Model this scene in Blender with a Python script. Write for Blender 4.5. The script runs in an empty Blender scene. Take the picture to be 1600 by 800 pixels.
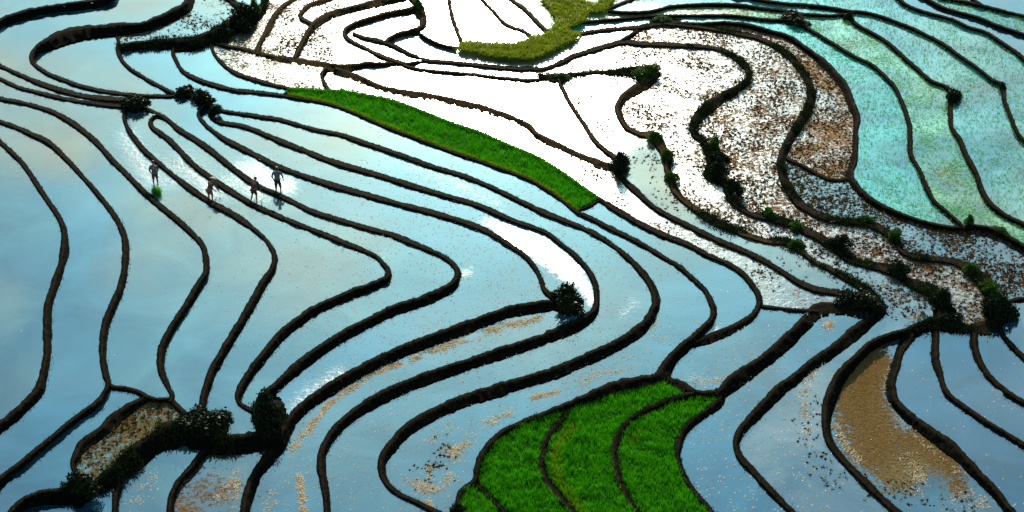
import bpy, math, random
import numpy as np

random.seed(7)
rng = np.random.default_rng(7)
R = math.radians
scene = bpy.context.scene
col = scene.collection

# ------------------------------------------------------------------ camera
FPX, CAM_H, PITCH = 2537.0, 42.0, R(31.5)          # focal length in photo pixels, height, downward tilt
cam_data = bpy.data.cameras.new('camera')
cam_data.sensor_width = 36.0
cam_data.lens = 36.0 * FPX / 1600.0
cam_data.clip_end = 6000.0
cam = bpy.data.objects.new('camera', cam_data)
cam.location = (0, 0, CAM_H)
cam.rotation_euler = (math.pi / 2 - PITCH, 0, 0)
col.objects.link(cam)
scene.camera = cam

# ------------------------------------------------------------------ light
SUN_EL, SUN_AZ = R(21.5), R(-1.2)
SUN_DIR = (math.sin(SUN_AZ) * math.cos(SUN_EL), math.cos(SUN_AZ) * math.cos(SUN_EL), math.sin(SUN_EL))
sun_data = bpy.data.lights.new('sun', 'SUN')
sun_data.energy = 5.0
sun_data.angle = R(0.6)
sun_data.color = (1.0, 0.88, 0.70)
sun = bpy.data.objects.new('sun', sun_data)
from mathutils import Vector, Matrix
sun.rotation_euler = (Vector(SUN_DIR)).to_track_quat('Z', 'Y').to_euler()
sun.location = (0, 60, 60)
col.objects.link(sun)

world = bpy.data.worlds.new('World')
scene.world = world
world.use_nodes = True
wn, wl = world.node_tree.nodes, world.node_tree.links
wn.clear()

def wnode(t, **k):
    n = wn.new(t)
    for a, b in k.items():
        setattr(n, a, b)
    return n

def wmath(op, a, b=None, clamp=False):
    n = wnode('ShaderNodeMath', operation=op, use_clamp=clamp)
    for i, v in enumerate((a, b)):
        if v is None:
            continue
        if isinstance(v, (int, float)):
            n.inputs[i].default_value = v
        else:
            wl.new(v, n.inputs[i])
    return n.outputs[0]

sky = wnode('ShaderNodeTexSky', sky_type='NISHITA')
sky.sun_disc = False
sky.sun_elevation = SUN_EL
sky.sun_rotation = SUN_AZ
sky.air_density = 1.0
sky.dust_density = 1.5
sky.ozone_density = 1.5
tc = wnode('ShaderNodeTexCoord')
sep = wnode('ShaderNodeSeparateXYZ')
wl.new(tc.outputs['Generated'], sep.inputs[0])
# cloud sheet seen on a plane overhead
den = wmath('MAXIMUM', sep.outputs[2], 0.06)
cmb = wnode('ShaderNodeCombineXYZ')
wl.new(wmath('DIVIDE', sep.outputs[0], den), cmb.inputs[0])
wl.new(wmath('DIVIDE', sep.outputs[1], den), cmb.inputs[1])
noi = wnode('ShaderNodeTexNoise')
noi.inputs['Scale'].default_value = 3.2
noi.inputs['Detail'].default_value = 6
noi.inputs['Roughness'].default_value = 0.52
noi.inputs['Distortion'].default_value = 0.4
wl.new(cmb.outputs[0], noi.inputs['Vector'])
ramp = wnode('ShaderNodeMapRange', interpolation_type='SMOOTHSTEP')
ramp.inputs['From Min'].default_value = 0.40
ramp.inputs['From Max'].default_value = 0.72
wl.new(noi.outputs['Fac'], ramp.inputs[0])
# thin bright veil around the sun
dotn = wnode('ShaderNodeVectorMath', operation='DOT_PRODUCT')
wl.new(tc.outputs['Generated'], dotn.inputs[0])
dotn.inputs[1].default_value = SUN_DIR
dpos = wmath('MAXIMUM', dotn.outputs['Value'], 0.0)
GLOW_TIGHT, GLOW_WIDE = 22.0, 2.4
g1 = wmath('MULTIPLY', wmath('POWER', dpos, 260.0), GLOW_TIGHT)
g2 = wmath('MULTIPLY', wmath('POWER', dpos, 40.0), GLOW_WIDE)
glow = wmath('ADD', g1, g2)
# clouds are brighter towards the sun
cb = wmath('ADD', wmath('MULTIPLY', glow, 1.2), 11.5)
cloudcol = wnode('ShaderNodeVectorMath', operation='SCALE')
cloudcol.inputs[0].default_value = (1.0, 1.0, 0.66)
wl.new(cb, cloudcol.inputs['Scale'])
tint = wnode('ShaderNodeMix', data_type='RGBA', blend_type='MULTIPLY')
tint.inputs['Factor'].default_value = 1.0
wl.new(sky.outputs[0], tint.inputs['A'])
tint.inputs['B'].default_value = (0.42, 1.04, 1.30, 1)
mixc = wnode('ShaderNodeMix', data_type='RGBA')
fade = wnode('ShaderNodeMapRange', interpolation_type='SMOOTHSTEP')
for k_, v_ in (('From Min', .46), ('From Max', .62), ('To Min', .85), ('To Max', .12)): fade.inputs[k_].default_value = v_
wl.new(sep.outputs[2], fade.inputs[0])
wl.new(wmath('MULTIPLY', ramp.outputs[0], fade.outputs[0]), mixc.inputs['Factor'])
wl.new(tint.outputs['Result'], mixc.inputs['A'])
wl.new(cloudcol.outputs[0], mixc.inputs['B'])
gc = wnode('ShaderNodeVectorMath', operation='SCALE')
gc.inputs[0].default_value = (1.0, 0.90, 0.64)
wl.new(glow, gc.inputs['Scale'])
addg = wnode('ShaderNodeVectorMath', operation='ADD')
wl.new(mixc.outputs['Result'], addg.inputs[0])
wl.new(gc.outputs[0], addg.inputs[1])
bg = wnode('ShaderNodeBackground')
bg.inputs['Strength'].default_value = 0.10
wl.new(addg.outputs[0], bg.inputs['Color'])
wout = wnode('ShaderNodeOutputWorld')
wl.new(bg.outputs[0], wout.inputs['Surface'])

scene.view_settings.view_transform = 'Standard'
scene.view_settings.look = 'None'
scene.view_settings.gamma = 1.0
scene.view_settings.exposure = 0.38
scene.render.engine = 'CYCLES'
scene.cycles.max_bounces = 5
scene.cycles.sample_clamp_indirect = 4.0

# ------------------------------------------------------------------ pixel <-> ground
CT, ST = math.cos(PITCH), math.sin(PITCH)

def ground(x, y, z):
    """photo pixel (arrays allowed) and height z -> world point on that height"""
    x = np.asarray(x, float); y = np.asarray(y, float); z = np.asarray(z, float)
    u = (x - 800.0) / FPX; v = (400.0 - y) / FPX
    dy = CT + v * ST; dz = -ST + v * CT
    t = (z - CAM_H) / dz
    return np.stack([u * t, dy * t, CAM_H + dz * t + 0 * u], -1)

def pxm(x, y):
    """photo pixels per metre at ground pixel"""
    p = ground(x, y, 0.0)
    return FPX / (p[..., 1] * CT + CAM_H * ST)

# ------------------------------------------------------------------ traced banks
# name: (drop m, side of the lower water relative to travel (+1 right hand, -1 left hand), label, [(x, y, width px) ...])
BANKS = {}
def bank(key, drop, side, label, s):
    v = [float(a) for a in s.replace(';', ',').split(',')]
    BANKS[key] = (drop, side, label, np.array(v).reshape(-1, 3))

bank('B1', .30, 1, 'thick dark bank crossing the top left corner, ending at the top edge',
 '-20,52,14;0,37,15;37,24,15;75,15,14;135,8,14;162,3,13;174,-3,9;184,-20,8')
bank('B2', .30, -1, 'broad dark bank making a rounded hairpin at the upper left above the rocky shrubs',
 '297,-20,15;294,8,16;275,21,17;245,35,17;220,43,17;180,47,20;140,51,21;105,58,22;80,68,20;60,77,16;51,87,11;52,99,7;75,115,6;100,125,6;125,134,6;160,142,6;200,147.5,5;250,150,5;272,149,5;285,147,5;302,151,6;320,160,6;334,172,6')
bank('B3', .30, -1, 'bushy dark bank sweeping left from the top edge below the speckled paddy',
 '345,-20,8;362,2,8;378,12,12;380,28,24;362,42,28;335,57,26;300,69,23;275,70,20;250,69,16;212,72,15;184,76,13')
bank('B3b', .2, 1, 'short grassy bank climbing to the top edge right of the dark shrubs at upper left',
 '385,38,18;402,25,15;412,8,12;418,-15,10')
bank('B4', .14, -1, 'thin bank running down from the hairpin to the rocky shrub clump',
 '180,47,5;182,56,5;186,66,6;184,77,6;188,90,6;198,103,5;215,115,5;240,130,5;270,145,5;282,149,5')
bank('B5', .15, -1, 'very long bank along the lower edge of the green strip, ending round the bottom field',
 '273,70,5;270,82,6;275,95,6;284,110,6;298,119,6;320,128,6;350,137,6;375,142,6;400,144,6;440,149,5;475,155,4;512,162,4;550,175,4;600,197,4;650,216,4;700,235,4;750,252,4;800,270,4;830,282,4;860,300,4;882,316,5;900,330,6;925,342,7;960,360,7;995,377,7;1037,402,7;1062,417,7;1082,435,8;1100,452,8;1110,470,9;1115,485,10;1112,500,11;1100,513,13;1082,532,16;1065,547,18;1050,562,18;1040,578,20;1030,594,28;1000,601,27;960,610,26;925,623,22;900,632,18;882,638,15;850,650,13;800,670,14;775,687,13;755,710,13;747,730,12;742,752,11;722,767,10;717,782,11;715,830,11')
bank('B6', .15, -1, 'long bank along the upper edge of the green strip, looping round a grey paddy',
 '328,68,5;330,72,5;335,85,5;350,102,6;370,115,6;400,125,6;425,132,6;450,138,5;460,139,3;515,142,3;540,143,3;605,155,3;650,170,3;700,190,3;750,207,3;800,229,3;838,245,3;875,267,3;900,285,3;935,310,5;950,320,8;975,335,8;1000,350,8;1037,367,8;1075,382,8;1105,398,8;1137,412,8;1160,427,8;1175,445,8;1185,462,9;1186,478,10;1175,495,12;1150,512,14;1125,523,15;1102,532,14;1080,540,12')
bank('B6e', .05, 1, 'short cross bank closing the right end of the green rice strip',
 '937,311,4;922,321,4;901,329,4')
bank('B6w', .05, 1, 'short cross bank closing the left tip of the green rice strip',
 '451,139,3;444,149,3')
bank('B7', .15, -1, 'long bank leaving the rocky shrubs and bending back in the widest dark hook',
 '338,170,5;347,173,5;400,181,6;437,187,6;490,202,6;530,210,6;575,225,7;625,242,7;675,260,7;725,275,7;762,290,7;800,308,7;850,332,8;900,352,8;937,370,8;975,397,8;1000,422,9;1017,445,10;1025,470,12;1021,487,14;1010,506,16;987,526,18;950,547,20;900,569,20;862,585,20;800,603,21;775,612,21;725,627,20;675,649,20;637,672,19;615,695,17;600,715,14;596,732,12;602,752,9;620,770,8;645,782,7;665,792,8;700,812,8;715,840,8')
bank('B8', .15, -1, 'pale rimmed bank from the rocky clump to the dark shrub in the middle',
 '322,163,6;312,173,6;311,182,6;320,194,6;333,205,6;350,217,8;375,230,8;400,243,8;432,259,8;475,275,8;525,291,8;575,305,8;625,319,8;675,332,8;725,347,8;762,362,8;800,386,8;818,398,7;835,417,7;845,437,8;850,452,8;862,464,8')
bank('B8b', .22, -1, 'straight thick dark bank between the middle shrub and the tall round black bush',
 '870,477,18;850,479,19;800,487,18;775,495,18;725,514,20;675,532,20;625,551,20;575,575,20;540,594,20;500,619,20;475,637,20;456,657,18;448,672,20;436,695,20;418,720,19;403,738,18;395,755,17;388,775,17;382,800,17;376,840,17')
bank('B9', .18, -1, 'bank from the rocky shrubs hooking round the middle shrub and running below the straw streak',
 '328,172,6;328,179,6;335,187,6;350,192,6;375,196,6;400,204,7;437,220,8;475,235,8;512,250,8;562,265,8;612,280,8;650,292,8;700,307,8;750,322,8;800,344,8;850,362,7;875,380,7;897,398,8;915,417,8;927,437,9;932,457,10;931,480,12;922,495,16;900,510,20;875,520,20;850,530,19;825,539,19;800,547,19;775,555,20;725,572,20;675,589,20;640,602,20;600,620,20;565,640,20;535,662,18;515,685,15;504,707,13;502,732,13;506,755,12;510,780,11;511,800,11;514,840,11')
bank('B10', .12, -1, 'upper of two thin banks running from the left edge to the round dark shrub',
 '-20,95,6;0,103,6;25,114,6;62,130,7;100,142,7;137,151,7;192,156,7;205,157,7')
bank('B11', .12, -1, 'thin bank meeting the left side of the round dark shrub, the lower of the pair',
 '-20,113,5;0,123,5;25,135,6;50,142,6;100,154,6;150,162,6;192,166,6;205,166,6')
bank('B12', .15, -1, 'third bowed bank from the left, bending twice and ending above the olive plot',
 '-20,149,6;0,154,6;37,161,6;75,172,7;100,184,8;125,201,8;150,222,8;175,250,8;200,275,8;225,300,8;250,322,9;275,342,9;300,365,9;315,382,8;321,400,9;322,425,11;312,442,12;300,465,13;282,492,13;267,515,13;255,540,13;251,560,13;252,580,12;259,597,10;264,608,8;269,617,8;267,627,8')
bank('B13', .15, -1, 'second bowed bank from the left, turning back to the left edge near the bottom',
 '-20,183,6;0,190,6;25,199,7;50,210,8;75,222,8;100,245,8;125,272,8;150,300,8;175,332,9;187,352,9;195,375,10;196,405,11;190,445,11;177,477,12;165,507,13;161,535,13;161,560,12;165,585,11;169,600,9;163,615,9;150,632,10;112,660,11;75,690,11;37,722,12;0,750,11;-20,765,11')
bank('B14', .12, 1, 'short thin bank above the olive plot, tying the blue paddies to the black bush',
 '170,602,7;180,606,7;200,609,8;220,615,8;230,622,9;245,625,8;265,625,8;275,635,10;287,646,10;296,654,10')
bank('B15', .15, -1, 'leftmost bank, a single bow bulging right against the left edge',
 '-20,205,7;0,222,7;30,250,7;50,277,8;75,315,8;92,340,9;100,362,11;101,387,12;98,407,12;87,442,13;76,475,13;74,500,13;74,525,13;74,550,12;70,575,13;65,597,14;59,614,16;37,637,17;15,657,17;0,667,18;-20,680,18')
bank('B16', .15, -1, 'bank below the round dark shrub passing the leftmost farmer and ending at the black bush',
 '197,168,7;194,180,7;197,195,7;201,203,8;210,217,8;225,235,8;242,250,8;262,267,8;287,287,8;325,314,9;350,327,9;375,342,9;400,361,8;415,375,7;425,390,8;429,402,9;427,417,10;415,437,11;402,460,13;390,482,14;370,515,14;350,547,14;332,580,15;325,600,14;318,622,13;316,645,12')
bank('B17', .16, -1, 'bank between the two right-hand farmers, sweeping back thick and dark to the big round bush',
 '222,167,6;230,171,6;250,180,6;265,190,6;277,201,8;300,215,8;325,232,9;350,252,9;375,272,9;400,289,8;425,300,8;450,312,8;487,330,8;525,342,8;575,357,8;612,367,8;650,382,8;687,398,7;707,412,8;715,427,10;710,442,13;695,455,17;662,470,18;612,487,18;575,505,18;537,525,18;505,545,18;482,562,18;457,582,18;437,600,17;417,617,15')
bank('B18', .16, -1, 'bank with the sharpest bend right of the farmers, doubling back to the round black bush',
 '252,181,6;243,181,6;236,186,6;235,194,7;240,201,8;262,217,8;282,237,8;305,260,8;332,280,9;362,300,9;400,322,8;450,344,8;500,364,8;550,384,8;585,399,6;597,410,6;606,422,8;605,435,11;592,443,14;562,455,15;525,470,15;492,485,15;470,500,15;442,522,15;420,547,14;400,570,14;385,592,13;375,610,12;371,622,8;377,632,7;390,640,7;402,643,7')
bank('B19', .22, -1, 'dark curved bank along the upper left side of the olive plot',
 '228,624,10;218,629,14;187,650,18;160,675,19;132,695,18;120,712,13;114,725,9;117,736,8;124,744,8')
bank('B20', .55, -1, 'broad black slope below the olive plot, the tallest bank at the bottom left',
 '300,675,40;265,682,40;232,700,35;205,722,32;175,748,28;158,758,26;138,766,24')
bank('B21', .3, -1, 'black bank curving from the lower shrub into the bottom left corner',
 '125,770,28;100,776,27;75,777,25;50,782,22;30,792,18;14,808,16;0,825,14')
bank('B22', .12, -1, 'short pale bank dropping from the black slope to the bottom edge',
 '180,738,8;185,750,10;185,762,10;181,775,11;180,800,11;180,830,11')
bank('B23', .2, -1, 'curved bank below the black bush along the left of the brown stubble plot',
 '328,690,10;320,705,12;300,730,11;280,752,10;269,775,10;266,800,12;265,830,12')
bank('B25', .5, 1, 'black wall of earth joining the two large bushes at the bottom left',
 '318,690,34;345,695,32;375,694,30;405,690,32;428,688,24')
bank('B26', .12, -1, 'left bank dividing the bottom green rice field',
 '884,641,8;882,652,7;872,665,10;857,685,11;849,707,11;847,730,10;857,755,10;875,777,10;892,797,9;910,822,9')
bank('B27', .12, -1, 'middle bank dividing the bottom green rice field',
 '1085,617,9;1075,620,10;1050,627,10;1025,637,10;995,652,11;975,670,12;964,690,12;961,712,12;964,735,10;972,760,10;985,785,10;995,800,10;1010,825,10')
bank('B28', .14, -1, 'bank edging the bottom green rice field on its right, thin and green further down',
 '1127,616,9;1124,629,10;1117,635,10;1100,647,9;1080,662,10;1065,680,10;1060,697,9;1060,717,5;1070,745,5;1087,772,5;1110,797,5;1130,825,5')
bank('B29', .1, -1, 'thin bank across the lower left corner of the bottom green field',
 '744,756,6;750,762,6;765,777,6;785,797,6;800,815,6')
bank('B30', .3, 1, 'short dark bank below the small white paddy above the green field',
 '1036,590,16;1048,600,20;1064,605,22;1085,616,14;1110,619,16;1126,612,16')
bank('B31', .22, -1, 'thick dark bank from the right-hand shrubs down to the top of the green field',
 '1380,486,20;1350,481,26;1328,482,24;1307,483,20;1277,487,22;1257,507,22;1232,532,22;1200,560,21;1175,578,21;1149,596,23;1122,620,20')
bank('B32', .2, -1, 'dark bank hooking left then right across the blue paddies right of the green field',
 '1375,475,16;1372,490,20;1362,500,22;1337,520,20;1300,550,18;1267,572,18;1237,597,18;1222,607,18;1200,629,18;1175,655,16;1157,675,14;1150,695,11;1157,715,10;1175,735,10;1200,762,10;1217,780,10;1237,800,10;1260,825,10')
bank('B33', .2, -1, 'bank wrapping the left side of the long brown mud plot',
 '1425,518,14;1390,527,14;1362,540,16;1340,560,18;1315,587,20;1304,608,20;1295,632,18;1291,655,15;1292,677,12;1300,697,12;1320,722,11;1345,747,11;1370,772,11;1397,797,11;1420,820,11')
bank('B34', .18, 1, 'thick bank along the right side of the long brown mud plot',
 '1424,520,16;1415,535,16;1407,548,15;1400,570,14;1393,595,14;1392,607,15;1397,627,17;1420,652,18;1450,675,19;1475,693,19;1500,714,18;1530,745,17;1555,770,16;1575,795,14;1600,828,14')
bank('B35', .12, 1, 'bank through the deep blue paddies, second from the right edge at the bottom',
 '1460,506,12;1462,530,12;1461,545,12;1462,565,12;1469,587,11;1473,602,10;1482,617,9;1500,632,9;1525,650,9;1550,665,9;1575,680,9;1600,697,9;1640,722,9')
bank('B36', .12, 1, 'bank dropping from the right-hand bush to the right edge over pale blue water',
 '1520,508,11;1522,520,11;1522,540,12;1530,565,12;1542,585,12;1556,600,11;1575,615,10;1600,630,9;1640,652,9')
bank('B37', .1, 1, 'short thin bank from the right-hand bush to the right edge',
 '1562,500,8;1562,515,8;1567,524,8;1580,540,9;1600,560,9;1640,595,9')
bank('B38', .25, 1, 'dark wall of earth under the bushes at the right, where four banks meet',
 '1418,519,12;1440,512,20;1462,506,24;1487,512,18;1512,513,15;1537,515,22;1562,503,22')
bank('B39', .08, 1, 'stub of bank between the right-hand bush and the right edge',
 '1562,480,12;1575,473,10;1600,468,9;1650,464,9')
bank('B40', .16, 1, 'long bank on the outer side of the golden stubble crescent, running to the right edge',
 '1038,35,6;1060,37,6;1100,38,6;1130,36,7;1165,40,8;1200,49,8;1230,58,8;1257,75,10;1282,95,12;1307,120,13;1322,140,13;1331,165,13;1339,185,11;1337,205,9;1337,225,9;1335,250,10;1328,275,12;1340,295,13;1362,315,12;1395,332,11;1425,342,8;1450,349,7;1487,357,8;1525,355,9;1550,360,10;1575,372,10;1600,387,10;1640,412,10')
bank('B40b', .08, 1, 'thin bank closing the bottom of the golden stubble crescent',
 '1228,247,5;1235,251,6;1255,260,6;1282,275,7;1307,283,8;1330,279,9')
bank('L0', .1, 1, 'bank crossing the teal terraces from the top edge past the rightmost tiny shrub',
 '1140,-12,6;1170,-3,6;1200,3,6;1235,7,6;1275,11,8;1300,14,8;1325,18,6;1350,20,6;1375,26,6;1400,35,6;1425,45,6;1450,57,6;1475,70,6;1500,88,6;1525,105,6;1550,125,6;1562,131,8;1568,145,9;1570,160,7;1580,185,7;1586,200,6;1600,220,6;1640,255,6')
bank('L1', .1, 1, 'bank through the teal terraces carrying the small dark shrub at the right',
 '950,17,5;970,20,6;1000,20,6;1020,18,6;1050,11,7;1100,8,6;1150,9,7;1200,15,7;1230,18,6;1260,23,6;1300,25,6;1325,25,8;1337,38,7;1362,52,7;1387,67,7;1412,90,7;1437,112,7;1455,127,7;1480,138,8;1487,150,9;1485,165,9;1485,180,9;1487,200,7;1500,220,8;1510,245,9;1525,272,9;1535,300,9;1550,322,9;1575,340,8;1600,352,8;1640,372,8')
bank('L2', .1, 1, 'bank through the teal terraces starting at the flat dark shrub near the top',
 '885,40,6;900,37,6;925,34,6;975,30,6;1020,26,6;1100,25,6;1150,26,6;1200,32,6;1220,33,8;1242,36,8;1265,47,6;1287,60,6;1312,75,6;1337,90,6;1362,102,6;1380,117,6;1397,135,6;1407,155,7;1415,175,7;1421,197,8;1422,220,8;1423,242,8;1437,267,7;1447,292,8;1460,315,7;1480,332,6;1500,350,6;1506,357,6')
bank('L4', .12, -1, 'long winding bank inside the golden crescent that reaches the bushes at the right',
 '905,54,5;920,50,5;950,46,5;990,43,6;1010,40,8;1035,33,13;1060,36,10;1100,43,6;1150,52,7;1180,58,7;1200,66,8;1225,80,9;1245,100,10;1260,122,11;1267,142,13;1266,162,14;1255,185,14;1243,203,14;1227,232,13;1220,257,12;1225,280,12;1237,302,12;1252,320,11;1280,336,11;1312,345,10;1350,347,12;1375,357,12;1395,371,12;1402,381,9;1407,391,9;1425,400,9;1450,404,9;1475,406,10;1500,412,12;1522,427,18;1542,447,22;1555,470,24;1558,492,24')
bank('L4b', .08, 1, 'short dark bank closing the upper tip of the stubble paddy at top centre',
 '972,63,6;985,56,8;1000,47,9;1015,40,9')
bank('M', .15, -1, 'looping bank round the white speckled paddy, then down past the four shrub clumps',
 '551,52,6;570,59,6;595,64,7;612,70,7;640,84,6;665,94,6;687,96,6;712,98,6;750,102,6;800,107,6;825,107,7;850,107,6;875,98,7;895,88,7;920,80,7;950,71,8;975,65,8;1000,68,7;1050,70,7;1100,73,7;1130,79,7;1150,91,8;1165,105,9;1170,120,9;1160,133,12;1135,150,15;1107,168,17;1090,185,15;1082,200,11;1085,211,8;1097,218,9;1103,229,12;1106,238,13;1112,250,14;1108,262,12;1104,272,10;1115,280,9;1132,288,10;1137,300,10;1142,312,9;1157,325,9;1175,335,9;1200,340,10;1237,350,11;1262,362,12;1282,372,12;1305,387,12;1322,402,10;1340,410,9;1370,416,12;1400,424,16;1414,437,14;1437,447,15;1457,455,18;1470,475,20;1477,495,22')
bank('N', .15, -1, 'long dark bank with mossy clumps running from the green spit down to the right-hand bushes',
 '1024,122,14;1012,131,16;995,140,17;975,153,13;966,168,11;969,182,10;977,197,8;982,201,7;1000,209,7;1020,212,12;1032,227,14;1042,247,14;1043,265,12;1050,283,12;1052,293,12;1062,307,10;1080,322,10;1100,335,10;1125,350,10;1150,360,10;1175,370,10;1200,377,9;1225,377,12;1245,386,12;1260,399,8;1275,410,8;1300,422,8;1325,437,9;1350,450,10;1367,465,14;1375,485,14')
bank('O', .08, -1, 'bank from the shaggy round shrub rightwards along the foot of the pale green paddy',
 '962,266,8;975,282,8;995,300,9;1017,320,8;1040,335,8;1070,350,8;1100,365,9;1125,377,9;1150,387,9;1175,398,9;1200,411,8;1225,427,8;1250,442,9;1275,452,9;1307,457,10;1325,463,13;1348,473,14')
bank('P', .08, 1, 'short thin bank under the orange speckled paddy at the right',
 '1184,479,6;1200,480,6;1237,484,6;1265,487,8;1280,488,8')
bank('Q', .12, 1, 'straight brown bank above the green rice strip ending at the shaggy round shrub',
 '522,110,12;535,115,12;550,119,12;575,129,10;600,139,10;637,147,11;675,152,11;712,160,11;750,169,11;775,177,10;800,186,10;825,197,9;837,210,9;862,224,11;895,240,12;920,251,12;945,260,12;965,264,10')
bank('Q2', .05, -1, 'tiny pale curved bank above the left end of the green rice strip',
 '510,106,6;503,116,6;505,126,6;509,134,6;517,143,5')
bank('V', .08, -1, 'thin brown bank between the two blank white paddies, ending at the shaggy round shrub',
 '874,124,7;876,133,7;880,140,7;887,155,6;900,175,6;915,198,7;927,217,8;942,232,8;958,244,8;965,252,8')
bank('W', .1, 1, 'mossy brown ridge leading into the green spit at top centre',
 '842,118,9;852,121,13;875,123,17;900,117,8;925,114,7;950,114,9;975,114,14;1000,115,20;1020,116,20;1030,117,14')
bank('R', .2, 1, 'dark brown bank under the golden stubble paddies at top left of centre',
 '336,70,8;355,73,6;375,76,6;400,83,8;430,91,10;457,95,12;487,100,12;512,105,14;540,107,14;575,101,9;600,101,8;625,100,9;637,101,8;655,96,5;672,94,5')
bank('Rb', .08, 1, 'thin brown bank forking off toward the green spit across the white water',
 '630,103,7;645,107,6;675,111,5;725,115,5;762,120,6;800,124,6;825,126,6;845,125,6')
bank('a1', .2, -1, 'brown bank leaning down from the top edge, left of the golden stubble paddies',
 '475,-10,9;465,-2,9;455,3,10;437,17,10;425,35,10;415,55,10;405,72,9;403,84,9')
bank('a2', .1, -1, 'small hooked brown bank near the top, left of centre',
 '535,-10,7;520,-2,7;487,8,9;475,17,9;469,26,7;480,33,6;492,39,8')
bank('a3', .2, -1, 'thick brown bank slanting from the top edge down to the stubble paddy corner',
 '650,-12,10;617,0,10;587,6,12;550,15,13;520,23,12;495,37,13;482,52,11;472,70,10;462,90,10')
bank('a4', .2, -1, 'brown bank folding into a sharp point round the narrow white paddies',
 '650,14,12;642,17,12;612,22,10;575,32,10;550,41,10;539,50,8;543,60,6;570,75,6;595,87,6;620,96,6;632,100,6')
bank('a5', .2, -1, 'mossy brown bank curling round the right end of the small white paddy near the top',
 '640,-15,12;648,0,13;655,15,14;661,35,11;655,47,11;625,54,10;610,60,9;604,66,8')
bank('a6', .05, 1, 'short thin brown bank running to the grassy valley at top centre',
 '655,52,4;675,64,4;700,73,5;715,75,6')
bank('a7', .06, -1, 'thin brown bank dropping from the top edge to the grassy valley',
 '702,-15,6;702,0,6;706,25,6;714,47,6;721,66,8')
bank('a8', .06, -1, 'faint golden bank arcing across the glare at the top, left of the grassy valley',
 '748,-12,5;755,0,5;775,22,5;788,36,5;802,43,5;815,47,5;830,56,6')
bank('a9', .06, -1, 'faint golden bank in the glare nearest to the grassy valley',
 '792,-12,5;800,0,5;817,12,6;832,27,6;845,40,6;856,50,6')
bank('T1', .1, 1, 'lowest of the three banks crossing the top right corner',
 '1395,-15,6;1407,0,6;1420,10,6;1450,21,6;1487,30,6;1512,42,6;1540,51,6;1562,65,7;1587,82,7;1600,93,7;1640,125,7')
bank('T2', .1, 1, 'middle bank of the three crossing the top right corner',
 '1432,-15,6;1450,0,6;1475,13,6;1525,27,6;1562,42,6;1600,54,6;1640,68,6')
bank('T3', .1, 1, 'topmost bank crossing the top right corner',
 '1460,-12,6;1487,0,6;1512,5,7;1550,14,7;1600,26,6;1640,37,6')
bank('T4', .05, 1, 'tiny stub of bank touching the topmost bank in the right corner',
 '1512,-14,5;1522,0,5;1536,9,5')
bank('T5', .08, 1, 'stub of bank just below the top edge right of the grassy valley',
 '952,13,5;975,4,5;1000,-4,5;1030,-12,5')

# grassy valley between the banks at the top
GRASS_POLY = [(712,76),(722,66),(750,66),(780,68),(805,67),(822,61),(832,56),(846,54),(858,48),(868,36),(862,20),(848,3),(838,-30),
 (975,-30),(960,0),(952,13),(945,19),(930,19),(915,21),(914,32),(905,38),(888,43),(886,49),(912,53),(895,62),(872,75),(850,86),(832,92),(800,92),(770,88),(745,83),(720,79)]
WHITE_NOTCH = [(905,-30),(938,-30),(936,4),(918,5),(908,-4)]

# ------------------------------------------------------------------ raster of the terraces
CELL = 2.5
X0, Y0, X1, Y1 = -150.0, -80.0, 1750.0, 970.0
NX, NY = int((X1 - X0) / CELL), int((Y1 - Y0) / CELL)

def extend(p):
    """carry a bank on past the frame where it leaves it"""
    p = p.copy()
    for end in (0, 1):
        q = p if end else p[::-1]
        x, y, w = q[-1]
        if x < -5 or x > 1605 or y < -3 or y > 803:
            d = q[-1, :2] - q[-2, :2]
            if x < -5 or x > 1605:
                d = np.array([np.sign(d[0]), np.clip(d[1] / (abs(d[0]) + 1e-6), -1, 1) * .45])
            else:
                d = np.array([np.clip(d[0] / (abs(d[1]) + 1e-6), -1, 1) * .45, np.sign(d[1])])
            add = np.array([[x + d[0] * k, y + d[1] * k, w] for k in (70, 140, 210)])
            q = np.vstack([q, add])
        p = q if end else q[::-1]
    return p

def smooth(p, step):
    """Catmull-Rom through the traced points, resampled evenly"""
    P = np.vstack([2 * p[0] - p[1], p, 2 * p[-1] - p[-2]])
    out = []
    for i in range(1, len(P) - 2):
        n = max(2, int(np.hypot(*(P[i + 1, :2] - P[i, :2])) / 1.5))
        t = np.linspace(0, 1, n, endpoint=False)[:, None]
        a, b, c, d = P[i - 1], P[i], P[i + 1], P[i + 2]
        out.append(0.5 * (2 * b + (c - a) * t + (2 * a - 5 * b + 4 * c - d) * t ** 2 + (3 * b - a - 3 * c + d) * t ** 3))
    out.append(p[-1:])
    Q = np.vstack(out)
    s = np.concatenate([[0], np.cumsum(np.hypot(*np.diff(Q[:, :2], axis=0).T))])
    n = max(4, int(s[-1] / step))
    u = np.linspace(0, s[-1], n)
    return np.stack([np.interp(u, s, Q[:, k]) for k in range(3)], -1), u

def inside(px, py, poly):
    r = np.zeros(px.shape, bool)
    n = len(poly)
    for i in range(n):
        xa, ya = poly[i]; xb, yb = poly[(i + 1) % n]
        c = ((ya > py) != (yb > py)) & (px < (xb - xa) * (py - ya) / (yb - ya + 1e-12) + xa)
        r ^= c
    return r

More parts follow.
